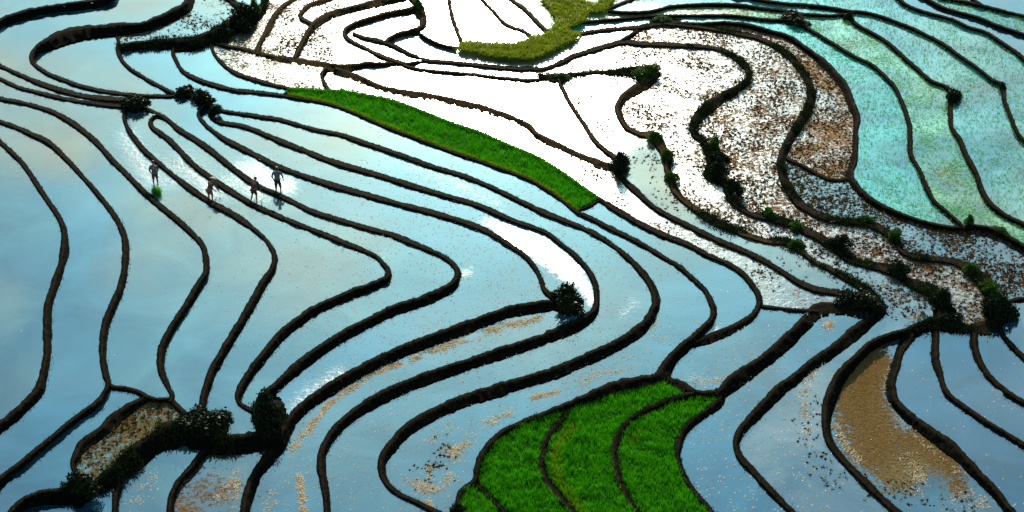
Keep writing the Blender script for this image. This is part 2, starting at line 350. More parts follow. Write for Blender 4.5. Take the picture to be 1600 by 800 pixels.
gx = X0 + (np.arange(NX) + .5) * CELL
gy = Y0 + (np.arange(NY) + .5) * CELL
GX, GY = np.meshgrid(gx, gy)
block = np.zeros((NY, NX), bool)
PATHS = {}
for k, (drop, side, lab, pts) in BANKS.items():
    S, u = smooth(extend(pts), 1.2)
    PATHS[k] = S
    hw = np.where(S[:, 2] > 14, S[:, 2] * 0.26, np.maximum(S[:, 2] * 0.15, 1.35))
    for (x, y, _), h in zip(S, hw):
        i0, i1 = int((x - h - X0) / CELL), int((x + h - X0) / CELL) + 1
        j0, j1 = int((y - h - Y0) / CELL), int((y + h - Y0) / CELL) + 1
        if i1 < 0 or j1 < 0 or i0 >= NX or j0 >= NY:
            continue
        i0, j0 = max(i0, 0), max(j0, 0)
        sub = (GX[j0:j1, i0:i1] - x) ** 2 + (GY[j0:j1, i0:i1] - y) ** 2 <= (h + .6) ** 2
        block[j0:j1, i0:i1] |= sub
grass = inside(GX, GY, GRASS_POLY) & ~inside(GX, GY, WHITE_NOTCH)
block |= inside(GX, GY, [(x, y) for x, y in GRASS_POLY]) & ~inside(GX, GY, WHITE_NOTCH)

# earth mounds that carry the shrubs and tie banks together: centre, radii, height (m)
MOUNDS = {
 'S1': (210, 163, 19, 14, .35), 'S2a': (290, 147, 15, 9, .3), 'S2b': (318, 157, 17, 9, .35), 'S2c': (333, 172, 8, 9, .2),
 'S': (886, 474, 27, 15, .35), 'S3': (320, 668, 38, 20, .4), 'S4': (420, 648, 28, 33, .5), 'S5': (128, 760, 22, 20, .4),
 'S3b': (316, 692, 20, 10, .2), 'S4b': (426, 680, 24, 14, .3),
 'S6': (968, 260, 13, 9, .3), 'S7': (1240, 35, 20, 5, .25), 'S8': (1489, 152, 11, 8, .25), 'Sb': (717, 800, 15, 9, .25),
 'R1': (1355, 478, 30, 10, .3), 'R2': (1477, 492, 20, 16, .35), 'R3': (1560, 488, 20, 22, .4), 'R4': (1430, 516, 14, 6, .2),
}
for cx, cy, rx, ry, h in MOUNDS.values():
    block |= ((GX - cx) / rx) ** 2 + ((GY - cy) / ry) ** 2 <= 1.

# connected regions (row runs + union find)
label = np.zeros((NY, NX), np.int32)
parent = [0]
def find(a):
    while parent[a] != a:
        parent[a] = parent[parent[a]]
        a = parent[a]
    return a
prev = []
for j in range(NY):
    row = ~block[j]
    e = np.flatnonzero(np.diff(np.concatenate([[0], row.astype(np.int8), [0]])))
    cur = []
    pi = 0
    for a, b in zip(e[::2], e[1::2]):
        lb = 0
        for (pa, pb, pl) in prev:
            if pa < b and pb > a:
                r = find(pl)
                if not lb:
                    lb = r
                elif r != find(lb):
                    parent[r] = find(lb)
        if not lb:
            parent.append(len(parent))
            lb = len(parent) - 1
        cur.append((a, b, lb))
        label[j, a:b] = lb
    prev = cur
root = np.array([find(i) for i in range(len(parent))])
label = root[label]
ids, inv, cnt = np.unique(label, return_inverse=True, return_counts=True)
keep = (cnt > 14) & (ids != 0)
newid = np.zeros(len(ids), np.int32)
newid[keep] = np.arange(1, keep.sum() + 1)
label = newid[inv].reshape(NY, NX)
NREG = int(keep.sum())

def at(x, y):
    i = int((x - X0) / CELL); j = int((y - Y0) / CELL)
    return label[min(max(j, 0), NY - 1), min(max(i, 0), NX - 1)]

# ------------------------------------------------------------------ water levels from the drops across the banks
rowsA, rowsB = [], []
SIDE = {}
for k, (drop, side, lab, pts) in BANKS.items():
    S = PATHS[k]
    T = np.gradient(S[:, :2], axis=0)
    T /= np.hypot(T[:, 0], T[:, 1])[:, None] + 1e-9
    Nn = np.stack([-T[:, 1], T[:, 0]], -1)                # right-hand side in the picture
    lr = []
    for i in range(0, len(S)):
        off = S[i, 2] * 0.5 + 3.5
        if not (X0 + 8 < S[i, 0] < X1 - 8 and Y0 + 8 < S[i, 1] < Y1 - 8):
            lr.append((0, 0)); continue
        a = at(*(S[i, :2] + Nn[i] * off)); b = at(*(S[i, :2] - Nn[i] * off))
        lr.append((a, b))
        if a and b and a != b and i % 6 == 0:
            rowsA.append((a, b)); rowsB.append(-drop * side)   # level(right) - level(left)
    SIDE[k] = (np.array(lr), Nn)
A = np.zeros((len(rowsA) + NREG, NREG + 1)); bb = np.zeros(len(rowsA) + NREG)
for i, ((a, b), d) in enumerate(zip(rowsA, rowsB)):
    A[i, a] = 1; A[i, b] = -1; bb[i] = d
for r in range(1, NREG + 1):
    A[len(rowsA) + r - 1, r] = 0.25
LEVEL = np.linalg.lstsq(A, bb, rcond=None)[0]
LEVEL[0] = 0

# ------------------------------------------------------------------ material helpers
def new_mat(name):
    m = bpy.data.materials.new(name)
    m.use_nodes = True
    m.node_tree.nodes.clear()
    return m, m.node_tree.nodes, m.node_tree.links

def N(ns, t, ins=None, **k):
    n = ns.new(t)
    for a, b in k.items():
        setattr(n, a, b)
    for a, b in (ins or {}).items():
        n.inputs[a].default_value = b
    return n

def noise_node(ns, ls, vec, scale, detail=4, rough=.55, dist=0.0):
    n = N(ns, 'ShaderNodeTexNoise', {'Scale': scale, 'Detail': detail, 'Roughness': rough, 'Distortion': dist})
    ls.new(vec, n.inputs['Vector'])
    return n.outputs['Fac']

def math_node(ns, ls, op, a, b=None, clamp=False):
    n = N(ns, 'ShaderNodeMath', operation=op, use_clamp=clamp)
    for i, v in enumerate((a, b)):
        if v is None: continue
        if isinstance(v, (int, float)): n.inputs[i].default_value = v
        else: ls.new(v, n.inputs[i])
    return n.outputs[0]

def ramp_node(ns, ls, fac, stops):
    r = N(ns, 'ShaderNodeValToRGB')
    els = r.color_ramp.elements
    while len(els) > 1: els.remove(els[-1])
    els[0].position, els[0].color = stops[0][0], (*stops[0][1], 1)
    for p, c in stops[1:]:
        e = els.new(p); e.color = (*c, 1)
    ls.new(fac, r.inputs[0])
    return r.outputs[0]

def water_material():
    m, ns, ls = new_mat('paddy_water')
    out = N(ns, 'ShaderNodeOutputMaterial')
    obj = N(ns, 'ShaderNodeTexCoord').outputs['Object']
    tint = N(ns, 'ShaderNodeAttribute', attribute_name='tint').outputs['Color']
    clod = N(ns, 'ShaderNodeAttribute', attribute_name='clod').outputs['Color']
    rough = N(ns, 'ShaderNodeAttribute', attribute_name='ruffle').outputs['Fac']
    mud = N(ns, 'ShaderNodeAttribute', attribute_name='mud').outputs['Fac']
    # water
    w = N(ns, 'ShaderNodeBsdfPrincipled', {'IOR': 3.3, 'Specular IOR Level': 0.5})
    big = noise_node(ns, ls, obj, .22, 5, .6, .8)
    var = math_node(ns, ls, 'MAXIMUM', math_node(ns, ls, 'ADD', math_node(ns, ls, 'MULTIPLY', big, 6.0), -2.0), .1)
    tv = N(ns, 'ShaderNodeVectorMath', operation='SCALE')
    ls.new(tint, tv.inputs[0]); ls.new(var, tv.inputs['Scale'])
    ls.new(tv.outputs[0], w.inputs['Base Color'])
    gust = noise_node(ns, ls, obj, 5.0, 8, .85, .6)
    gk = math_node(ns, ls, 'MULTIPLY', math_node(ns, ls, 'SUBTRACT', math_node(ns, ls, 'ADD', gust, math_node(ns, ls, 'MULTIPLY', rough, .62)), .66), 4.0, True)
    rough = math_node(ns, ls, 'MULTIPLY', rough, gk)
    ls.new(math_node(ns, ls, 'ADD', math_node(ns, ls, 'MULTIPLY', rough, .25), .03), w.inputs['Roughness'])
    rip = noise_node(ns, ls, obj, 3.0, 4, .65, .3)
    b = N(ns, 'ShaderNodeBump', {'Distance': .05})
    ls.new(rip, b.inputs['Height'])
    ls.new(math_node(ns, ls, 'ADD', math_node(ns, ls, 'MULTIPLY', rough, .5), .025), b.inputs['Strength'])
    ls.new(b.outputs[0], w.inputs['Normal'])
    # mud clods and stubble standing out of the water
    c = N(ns, 'ShaderNodeBsdfPrincipled', {'Roughness': .8, 'Specular IOR Level': .03})
    cn = noise_node(ns, ls, obj, 5.5, 6, .75)
    fine = noise_node(ns, ls, obj, 14.0, 3, .7)
    cv = N(ns, 'ShaderNodeVectorMath', operation='SCALE')
    ls.new(clod, cv.inputs[0])
    ls.new(math_node(ns, ls, 'ADD', math_node(ns, ls, 'MULTIPLY', fine, 2.6), -.45), cv.inputs['Scale'])
    ls.new(cv.outputs[0], c.inputs['Base Color'])
    patch = noise_node(ns, ls, obj, .55, 2)
    thr = math_node(ns, ls, 'ADD', cn, math_node(ns, ls, 'MULTIPLY', math_node(ns, ls, 'SUBTRACT', patch, .5), .35))
    # mask rises where noise exceeds (0.78 - 0.5*mud)
    lim = math_node(ns, ls, 'SUBTRACT', .80, math_node(ns, ls, 'MULTIPLY', mud, .55))
    mask = math_node(ns, ls, 'MULTIPLY', math_node(ns, ls, 'SUBTRACT', thr, lim), 14.0, True)
    cb = N(ns, 'ShaderNodeBump', {'Distance': .12, 'Strength': .9})
    ls.new(math_node(ns, ls, 'ADD', thr, math_node(ns, ls, 'MULTIPLY', fine, .35)), cb.inputs['Height'])
    ls.new(cb.outputs[0], c.inputs['Normal'])
    mix = N(ns, 'ShaderNodeMixShader')
    ls.new(mask, mix.inputs[0]); ls.new(w.outputs[0], mix.inputs[1]); ls.new(c.outputs[0], mix.inputs[2])
    ls.new(mix.outputs[0], out.inputs[0])
    return m

def soil_material(name, c1, c2, c3, scale=2.5, lit_crest=None):
    m, ns, ls = new_mat(name)
    out = N(ns, 'ShaderNodeOutputMaterial')
    obj = N(ns, 'ShaderNodeTexCoord').outputs['Object']
    p = N(ns, 'ShaderNodeBsdfPrincipled', {'Roughness': .9, 'Specular IOR Level': .02})
    n1 = noise_node(ns, ls, obj, scale, 6, .7)
    base = ramp_node(ns, ls, n1, [(.3, c1), (.52, c2), (.72, c3)])
    if lit_crest:                                    # sunlit crest put into the colour, browner where faces point up
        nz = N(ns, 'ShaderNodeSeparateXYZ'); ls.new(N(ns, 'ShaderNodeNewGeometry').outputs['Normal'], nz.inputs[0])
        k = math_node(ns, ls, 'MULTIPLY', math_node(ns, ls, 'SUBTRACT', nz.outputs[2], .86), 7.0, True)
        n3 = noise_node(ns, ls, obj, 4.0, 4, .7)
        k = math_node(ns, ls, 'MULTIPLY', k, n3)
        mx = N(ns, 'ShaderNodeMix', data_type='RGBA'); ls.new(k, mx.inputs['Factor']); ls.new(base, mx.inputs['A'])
        mx.inputs['B'].default_value = (*lit_crest, 1); base = mx.outputs['Result']
    ls.new(base, p.inputs['Base Color'])
    n2 = noise_node(ns, ls, obj, 9.0, 5, .75)
    b = N(ns, 'ShaderNodeBump', {'Distance': .08, 'Strength': .8})
    ls.new(n2, b.inputs['Height']); ls.new(b.outputs[0], p.inputs['Normal'])
    ls.new(p.outputs[0], out.inputs[0])
    return m

def leaf_material(name, c1, c2, trans=.45, rough=.5):
    m, ns, ls = new_mat(name)
    out = N(ns, 'ShaderNodeOutputMaterial')
    geo = N(ns, 'ShaderNodeTexCoord').outputs['Object']
    n1 = noise_node(ns, ls, geo, 2.2, 5, .7)
    cr = ramp_node(ns, ls, n1, [(.32, c1), (.68, c2)])
    p = N(ns, 'ShaderNodeBsdfPrincipled', {'Roughness': rough, 'Specular IOR Level': .08})
    t = N(ns, 'ShaderNodeBsdfTranslucent')
    ls.new(cr, p.inputs['Base Color']); ls.new(cr, t.inputs['Color'])
    mix = N(ns, 'ShaderNodeMixShader', {0: trans})
    ls.new(p.outputs[0], mix.inputs[1]); ls.new(t.outputs[0], mix.inputs[2])
    ls.new(mix.outputs[0], out.inputs[0])
    return m

def plain_material(name, c, rough=.8):
    m, ns, ls = new_mat(name)
    out = N(ns, 'ShaderNodeOutputMaterial')
    obj = N(ns, 'ShaderNodeTexCoord').outputs['Object']
    p = N(ns, 'ShaderNodeBsdfPrincipled', {'Roughness': rough})
    n1 = noise_node(ns, ls, obj, 8.0, 3)
    ls.new(ramp_node(ns, ls, n1, [(.3, tuple(v * .75 for v in c)), (.7, c)]), p.inputs['Base Color'])
    ls.new(p.outputs[0], out.inputs[0])
    return m

M_WATER = water_material()
M_SOIL = soil_material('bank_soil', (.002, .002, .0016), (.005, .0042, .003), (.011, .0075, .0045), lit_crest=(.036, .020, .010))
M_SOILB = soil_material('bank_soil_brown', (.006, .0036, .002), (.016, .009, .004), (.036, .020, .008), lit_crest=(.10, .052, .018))
M_GROUND = soil_material('ground_soil', (.02, .03, .012), (.035, .045, .018), (.05, .05, .025), .05)
M_GRASS = leaf_material('grass_leaf', (.10, .17, .006), (.32, .36, .02), .5)
M_TUFT = leaf_material('tuft_leaf', (.008, .016, .004), (.02, .035, .008), .25)
M_RICE = leaf_material('rice_leaf', (.012, .14, .002), (.075, .44, .006), .55, .8)
M_SEED = leaf_material('seedling_leaf', (.08, .32, .14), (.20, .48, .20), .5, .6)
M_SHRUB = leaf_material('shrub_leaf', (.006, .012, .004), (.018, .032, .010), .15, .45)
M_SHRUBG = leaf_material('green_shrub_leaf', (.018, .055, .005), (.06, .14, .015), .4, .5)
M_STEM = plain_material('stem_bark', (.03, .022, .015))
M_STRAW = leaf_material('straw', (.70, .50, .25), (.92, .82, .60), .4, .3)
M_CLOD = soil_material('mud_clod', (.018, .011, .005), (.13, .055, .016), (.42, .20, .06), 3)

# ------------------------------------------------------------------ object helpers
def link_mesh(name, verts, faces, mat, parent=None, smooth_shade=False, mats=None, midx=None):
    me = bpy.data.meshes.new(name)
    verts = np.asarray(verts, np.float32)
    if isinstance(faces, np.ndarray):
        nf, k = faces.shape
        me.vertices.add(len(verts)); me.vertices.foreach_set('co', verts.ravel())
        me.loops.add(nf * k); me.loops.foreach_set('vertex_index', faces.ravel().astype(np.int32))
        me.polygons.add(nf)
        me.polygons.foreach_set('loop_start', np.arange(0, nf * k, k, dtype=np.int32))
        me.polygons.foreach_set('loop_total', np.full(nf, k, np.int32))
        me.update(calc_edges=True); me.validate()
    else:
        me.from_pydata(verts.tolist(), [], faces); me.update()
    for mm in (mats or [mat]):
        me.materials.append(mm)
    if midx is not None:
        me.polygons.foreach_set('material_index', np.asarray(midx, np.int32))
    if smooth_shade:
        me.polygons.foreach_set('use_smooth', np.ones(len(me.polygons), bool))
    o = bpy.data.objects.new(name, me)
    col.objects.link(o)
    if parent is not None:
        o.parent = parent
    return o

def tag(o, label=None, cat=None, group=None, kind=None):
    if label: o['label'] = label
    if cat: o['category'] = cat
    if group: o['group'] = group
    if kind: o['kind'] = kind
    return o

def fnoise(n, period, amp):
    """smooth 1-D noise, n samples"""
    k = max(4, int(n / period) + 3)
    c = rng.normal(0, 1, k)
    x = np.linspace(0, k - 2.001, n)
    i = x.astype(int); f = x - i; f = f * f * (3 - 2 * f)
    return amp * (c[i] * (1 - f) + c[i + 1] * f)

# ------------------------------------------------------------------ ground and water
g = 2500.0
link_mesh('ground', [(-g, -g, -2.6), (g, -g, -2.6), (g, g, -2.6), (-g, g, -2.6)], [(0, 1, 2, 3)], M_GROUND)['kind'] = 'structure'

# region looks: seed pixel -> own colour under the water, ruffle, mud cover, clod colour
BLUE = (.03, .065, .065)
LOOK = {}
def look(seeds, tint=BLUE, ruffle=0.0, mud=0.0, clod=(.10, .07, .03)):
    for x, y in seeds:
        r = at(x, y)
        if r:
            LOOK[r] = (tint, ruffle, mud, clod)
TEAL, TEALG = (.07, .22, .18), (.16, .32, .12)
look([(700, 105), (730, 140), (830, 180), (940, 185), (720, 88), (900, 68), (690, 40), (735, 45), (780, 50), (818, 40), (600, 45), (625, 40), (610, 80), (665, 75), (930, 48), (940, 25), (505, 20)], (.12, .10, .06), .95, .12)
look([(640, 162), (900, 262)], (.10, .08, .05), .68, .47, (.26, .14, .05))
look([(1000, 258)], (.12, .12, .07), .95, .2)
look([(1060, 130), (1100, 320)], (.10, .10, .08), .9, .55, (.16, .065, .02))
look([(1200, 200)], (.10, .09, .07), .9, .60, (.26, .11, .03))
look([(1300, 180)], (.12, .08, .05), .9, .68, (.34, .17, .055))
look([(1300, 320), (1500, 400)], (.05, .07, .07), .35, .50, (.03, .022, .012))
look([(330, 25)], (.05, .06, .05), .35, .45, (.05, .045, .02))
look([(440, 60), (420, 20), (560, 5), (500, 75), (530, 60)], (.12, .10, .06), .8, .60, (.11, .07, .025))
look([(600, 5)], (.12, .10, .06), .7, .5, (.2, .15, .07))
look([(1370, 200)], (.03, .30, .21), .08, .45, (.05, .42, .26))
look([(1540, 60), (1590, 40)], TEAL, .08, .42, (.05, .40, .32))
look([(1450, 220), (1350, 60)], TEALG, .10, .55, (.12, .42, .16))
look([(1530, 200), (1480, 70), (1400, 15), (1450, 40)], TEAL, .08, .45, (.05, .40, .32))
look([(190, 690)], (.06, .07, .02), .2, .72, (.17, .13, .04))
look([(330, 770)], (.03, .03, .02), .15, .35, (.20, .11, .04))
look([(1350, 640)], (.03, .05, .05), .1, .15, (.24, .16, .07))
look([(1550, 570), (1450, 600), (1500, 560)], (.008, .035, .07), 0, 0)
look([(120, 100), (100, 30)], (.02, .06, .07))
look([(20, 400)], (.03, .055, .045), .05)
for sx, sy in ((700, 210), (800, 720), (920, 700), (1030, 700), (760, 790)):
    look([(sx, sy)], (.012, .04, .006), .1, 2.5, (.012, .10, .003))
RICE = [at(700, 210), at(800, 720), at(920, 700), at(1030, 700), at(758, 792)]

# patches with their own ruffle / mud: (region seed or None, polyline, radius px, ruffle, mud, clod colour or None)
PATCH = [
 (None, [(900, 45), (980, 30), (1060, 25), (1150, 25)], 14, .9, .5, (.3, .2, .06)), (None, [(1000, 12), (1150, 15), (1250, 20)], 8, .6, .4, (.35, .28, .08)), (None, [(900, 60), (1000, 50)], 10, .9, .2, None), (None, [(1330, 12), (1420, 30)], 22, .35, .35, (.4, .36, .12)),
 ((1000, 258), [(1010, 265), (1045, 320), (1100, 350), (1160, 380), (1300, 450)], 34, -1, .12, None),
 ((1230, 650), [(1370, 530), (1250, 610), (1200, 690), (1260, 760), (1330, 850)], 75, -1, .12, None),
 ((1230, 650), [(1262, 585), (1255, 640), (1262, 700)], 14, .1, .3, (.2, .17, .08)),
 (None, [(200, 215), (215, 245), (235, 275)], 24, 1.0, .42, (.6, .5, .35)), (None, [(245, 265), (262, 285)], 13, .7, 0, None),  # cream clod colour here and below paints glitter around the farmers
 (None, [(285, 255), (330, 300)], 22, .9, .38, (.6, .45, .28)), (None, [(345, 310), (352, 300)], 12, .6, 0, None),
 (None, [(375, 270), (400, 300)], 24, .8, .38, (.6, .45, .28)), (None, [(405, 262), (448, 290)], 18, .8, .38, (.6, .45, .28)),
 (None, [(315, 255), (370, 290), (410, 280)], 15, .55, .1, None),
 ((820, 370), [(800, 365), (840, 385), (870, 405), (895, 425)], 17, 1.0, 0, None), ((820, 370), [(760, 345), (800, 360)], 12, .5, 0, None),
 (None, [(590, 396), (600, 398)], 10, .45, 0, None), (None, [(732, 425), (722, 430)], 9, .55, 0, None), (None, [(435, 390), (445, 393)], 9, .5, 0, None),
 ((740, 310), [(650, 260), (720, 290), (780, 320)], 22, .4, 0, None), (None, [(990, 475), (975, 490)], 17, .6, 0, None),
 ((700, 540), [(500, 645), (540, 615), (600, 580)], 5, .1, 0, None),
 ((490, 600), [(455, 640), (480, 615), (530, 585)], 16, .7, 0, None), ((470, 560), [(430, 600), (470, 570)], 8, .3, 0, None),
 (None, [(915, 450), (925, 470)], 9, .8, 0, None), (None, [(1115, 515), (1120, 520)], 10, .9, 0, None),
 (None, [(1000, 590), (900, 620)], 10, .15, .1, None), ((1140, 570), [(1080, 590), (1120, 600)], 16, .6, .1, None),
 ((1150, 440), [(1190, 430), (1215, 455)], 30, .5, .4, (.3, .2, .08)), ((1240, 420), [(1200, 405), (1280, 440)], 16, .4, .45, (.28, .2, .08)),
 ((240, 650), [(240, 615), (258, 618)], 8, .6, 0, None),
 ((1350, 640), [(1340, 600), (1350, 650), (1370, 690), (1400, 720)], 40, .1, 1.3, (.18, .10, .022)), ((1350, 640), [(1370, 565), (1345, 610)], 14, .1, 1.3, (.18, .10, .022)),
 ((1350, 640), [(1430, 690), (1480, 725), (1500, 755)], 20, .1, 1.0, (.18, .10, .022)), ((1350, 640), [(1420, 740), (1450, 770)], 22, .3, .35, (.25, .2, .09)),
 ((330, 770), [(300, 790), (340, 775)], 28, .1, .7, (.24, .13, .05)),
 ((1290, 505), [(1300, 500), (1290, 515)], 14, .5, .35, (.2, .18, .07)), ((1370, 500), [(1375, 440), (1420, 480)], 30, .3, .5, (.25, .17, .09)),
 ((1500, 450), [(1480, 440), (1530, 490)], 28, .2, .5, (.24, .17, .08)),
 ((1480, 220), [(1470, 265), (1485, 285)], 13, .3, .45, (.35, .27, .06)), ((1450, 220), [(1330, 62), (1345, 80)], 16, .3, .3, (.3, .26, .07)),
 ((230, 110), [(215, 110), (240, 118)], 14, .45, .1, None), ((350, 85), [(350, 88), (375, 95)], 14, .55, 0, None),
 ((450, 115), [(430, 105), (500, 125)], 22, .5, .15, None),
]
PATCH_R = [(at(*s) if s else 0, np.array(pl, float), r, ru, mu, cc) for s, pl, r, ru, mu, cc in PATCH]

def seg_dist(px, py, pl):
    d = np.full(px.shape, 1e9)
    for (xa, ya), (xb, yb) in zip(pl[:-1], pl[1:]):
        vx, vy = xb - xa, yb - ya
        t = np.clip(((px - xa) * vx + (py - ya) * vy) / (vx * vx + vy * vy + 1e-9), 0, 1)
        d = np.minimum(d, np.hypot(px - xa - t * vx, py - ya - t * vy))
    return d

for r in range(1, NREG + 1):
    jj, ii = np.nonzero(label == r)
    vid = np.full((NY + 1, NX + 1), -1, np.int32)
    for a, b in ((0, 0), (0, 1), (1, 0), (1, 1)):
        vid[jj + b, ii + a] = 0
    vj, vi = np.nonzero(vid >= 0)
    vid[vj, vi] = np.arange(len(vj))
    px = X0 + vi * CELL; py = Y0 + vj * CELL
    V = ground(px, py, LEVEL[r])
    F = np.stack([vid[jj, ii], vid[jj + 1, ii], vid[jj + 1, ii + 1], vid[jj, ii + 1]], -1)
    o = link_mesh('paddy_water', V, F, M_WATER, smooth_shade=True)
    o['kind'] = 'structure'
    k_ = rng.random(2)
    tint, ru, mu, cc = LOOK.get(r, ((.012 + .03 * k_[0], .06 + .02 * k_[0], .095 - .035 * k_[0]), .02 + .16 * k_[1], 0.0, (.10, .07, .03)))
    n = len(V)
    T = np.tile(np.array([*tint, 1.0]), (n, 1)); C = np.tile(np.array([*cc, 1.0]), (n, 1))
    RU = np.full(n, ru); MU = np.full(n, mu)
    for rr, pl, rad, pru, pmu, pcc in PATCH_R:
        if rr and rr != r: continue
        d = seg_dist(px, py * 1.0, pl)
        k = 1 / (1 + np.exp(np.clip((d - rad) / (rad * .55), -30, 30)))
        if k.max() < .01: continue
        RU = RU * (1 - k) + (np.maximum(RU, pru) if pru >= 0 else 0) * k
        MU = MU * (1 - k) + (np.maximum(MU, pmu) if pru >= 0 else pmu) * k
        if pcc is not None:
            C[:, :3] = C[:, :3] * (1 - k[:, None]) + np.array(pcc) * k[:, None]
    me = o.data
    for nm, arr in (('tint', T), ('clod', C)):
        at_ = me.attributes.new(nm, 'FLOAT_COLOR', 'POINT'); at_.data.foreach_set('color', arr.astype(np.float32).ravel())
    for nm, arr in (('ruffle', RU), ('mud', MU)):
        at_ = me.attributes.new(nm, 'FLOAT', 'POINT'); at_.data.foreach_set('value', arr.astype(np.float32))

# ------------------------------------------------------------------ earth banks
def blades(P, h, w, n_per, lean=.35):
    """tufts of triangular blades at points P (n,3)"""
    n = len(P) * n_per
    base = np.repeat(P, n_per, 0) + np.c_[rng.normal(0, w * 1.6, (n, 2)), np.zeros(n)]
    a = rng.uniform(0, 2 * np.pi, n)
    hh = h * rng.uniform(.55, 1.25, n)
    ww = w * rng.uniform(.6, 1.3, n)
    dx = np.c_[np.cos(a), np.sin(a), np.zeros(n)] * ww[:, None] * .5
    tip = base + np.c_[rng.normal(0, lean, (n, 2)) * hh[:, None], hh]
    V = np.stack([base - dx, base + dx, tip], 1).reshape(-1, 3)
    F = np.arange(3 * n).reshape(-1, 3)
    return V, F

def fill0(a):
    idx = np.flatnonzero(a)
    if len(idx) == 0: return a
    near = idx[np.abs(np.arange(len(a))[:, None] - idx[None, :]).argmin(1)]
    return a[near]

def box(a, k):
    pad = np.pad(a, k, mode='edge')
    return np.convolve(pad, np.ones(2 * k + 1) / (2 * k + 1), 'valid')

BROWN = {'a1', 'a2', 'a3', 'a4', 'a5', 'a6', 'a7', 'a8', 'a9', 'R', 'Rb', 'Q', 'Q2', 'V', 'W', 'N', 'T5'}
BTOP = {}
SCRUBBY = {'M', 'N', 'L4', 'B38', 'B3', 'B3b', 'B20', 'B25', 'W'}
for key, (drop, side, lab, pts) in BANKS.items():
    S = PATHS[key]; lr, Nn = SIDE[key]
    sel = slice(0, len(S), 2)
    c = S[sel]; n2 = Nn[sel]
    rl = fill0(lr[:, 0])[sel]; ll = fill0(lr[:, 1])[sel]
    Lr, Ll = box(LEVEL[rl], 5), box(LEVEL[ll], 5)
    inb = (c[:, 0] > X0 + 4) & (c[:, 0] < X1 - 4) & (c[:, 1] > Y0 + 4) & (c[:, 1] < Y1 - 4)
    c, n2, rl, ll = c[inb], n2[inb], rl[inb], ll[inb]
    Lr, Ll = box(LEVEL[rl], 5), box(LEVEL[ll], 5)
    lowdir = n2 * side                      # picture direction of the lower water
    zhi, zlo = (Ll, Lr) if side > 0 else (Lr, Ll)
    m = len(c)
    w = c[:, 2] * (1.45 if key in ('B26', 'B27', 'B28') else 1.0) * (1.1 + fnoise(m, 14, .07) + fnoise(m, 4, .05) + fnoise(m, 1.5, .035))
    s = pxm(c[:, 0], c[:, 1])
    across = s * np.hypot(lowdir[:, 0], lowdir[:, 1] * .52)
    rim = np.clip(.26 * across, .22 * w, .7 * w)
    shrink = 0.05 * np.clip(lowdir[:, 1], 0, 1) * (w - rim)
    we = w - shrink
    hi = c[:, :2] - lowdir * (w / 2)[:, None]
    top = np.maximum(zhi, zlo) + .09 + fnoise(m, 8, .012) + fnoise(m, 2, .010)
    rows = []
    def row(t, z, skirt=None):
        q = hi + lowdir * t[:, None]
        P = ground(q[:, 0], q[:, 1], z)
        if skirt is not None: P[:, 2] = skirt
        rows.append(P)
    jit = lambda a: fnoise(m, 1.5, a)
    row(rim * 0 - .3, zhi, zhi - .3)
    row(rim * .02 + jit(.25), zhi + .0)
    row(rim * .25, zhi + (top - zhi) * .85)
    row(rim * .6, top)
    row(rim, top - .02 + jit(.008))
    for f in (.25, .5, .75):
        row(rim + (we - rim) * (f + jit(.03)), top - .02 + (zlo - top) * f + jit(.012))
    row(we + jit(.35), zlo)
    row(we, zlo, zlo - .35)
    K = len(rows)
    V = np.stack(rows, 1).reshape(-1, 3)
    i = np.arange(m - 1)[:, None] * K + np.arange(K - 1)[None, :]
    i = i.ravel()
    F = np.stack([i, i + K, i + K + 1, i + 1], -1)
    BTOP[key] = (rows[3], c, zhi, zlo)
    # small grass fringe along rim and wall
    pick = rng.random(m) < .55
    rim_pts = np.vstack([rows[4][pick], rows[2][rng.random(m) < .3], rows[6][rng.random(m) < .35], rows[7][rng.random(m) < .3]])
    rim_pts = rim_pts + rng.normal(0, .02, rim_pts.shape)
    TV, TF = blades(rim_pts, .09, .03, 3)
    if key in SCRUBBY:
        sc_ = np.vstack([rows[2], rows[4], rows[5], rows[6], rows[7]])
        px_ = np.tile(c[:, 0], 5); sc_ = sc_[((px_ > 1075) | (key not in ('M', 'N', 'L4', 'O')))]
        lump = np.sin(sc_[:, 0] * 1.9) + np.sin(sc_[:, 1] * 2.3 + sc_[:, 0]) + rng.normal(0, .5, len(sc_))
        sc_ = sc_[lump > .1]
        V2, F2 = blades(np.repeat(sc_, 2, 0) + rng.normal(0, .05, (len(sc_) * 2, 3)), .15, .06, 5, .6)
        TF = np.vstack([TF, F2 + len(TV)]); TV = np.vstack([TV, V2])
    nb = len(F)
    quads = F.tolist(); tris = (TF + len(V)).tolist()
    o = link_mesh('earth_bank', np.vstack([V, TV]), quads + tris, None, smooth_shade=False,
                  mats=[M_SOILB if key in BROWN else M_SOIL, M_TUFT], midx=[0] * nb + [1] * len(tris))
    sm = np.zeros(len(o.data.polygons), bool); sm[:nb] = True
    o.data.polygons.foreach_set('use_smooth', sm)
    tag(o, lab, 'earth bank', 'earth banks between the paddies')

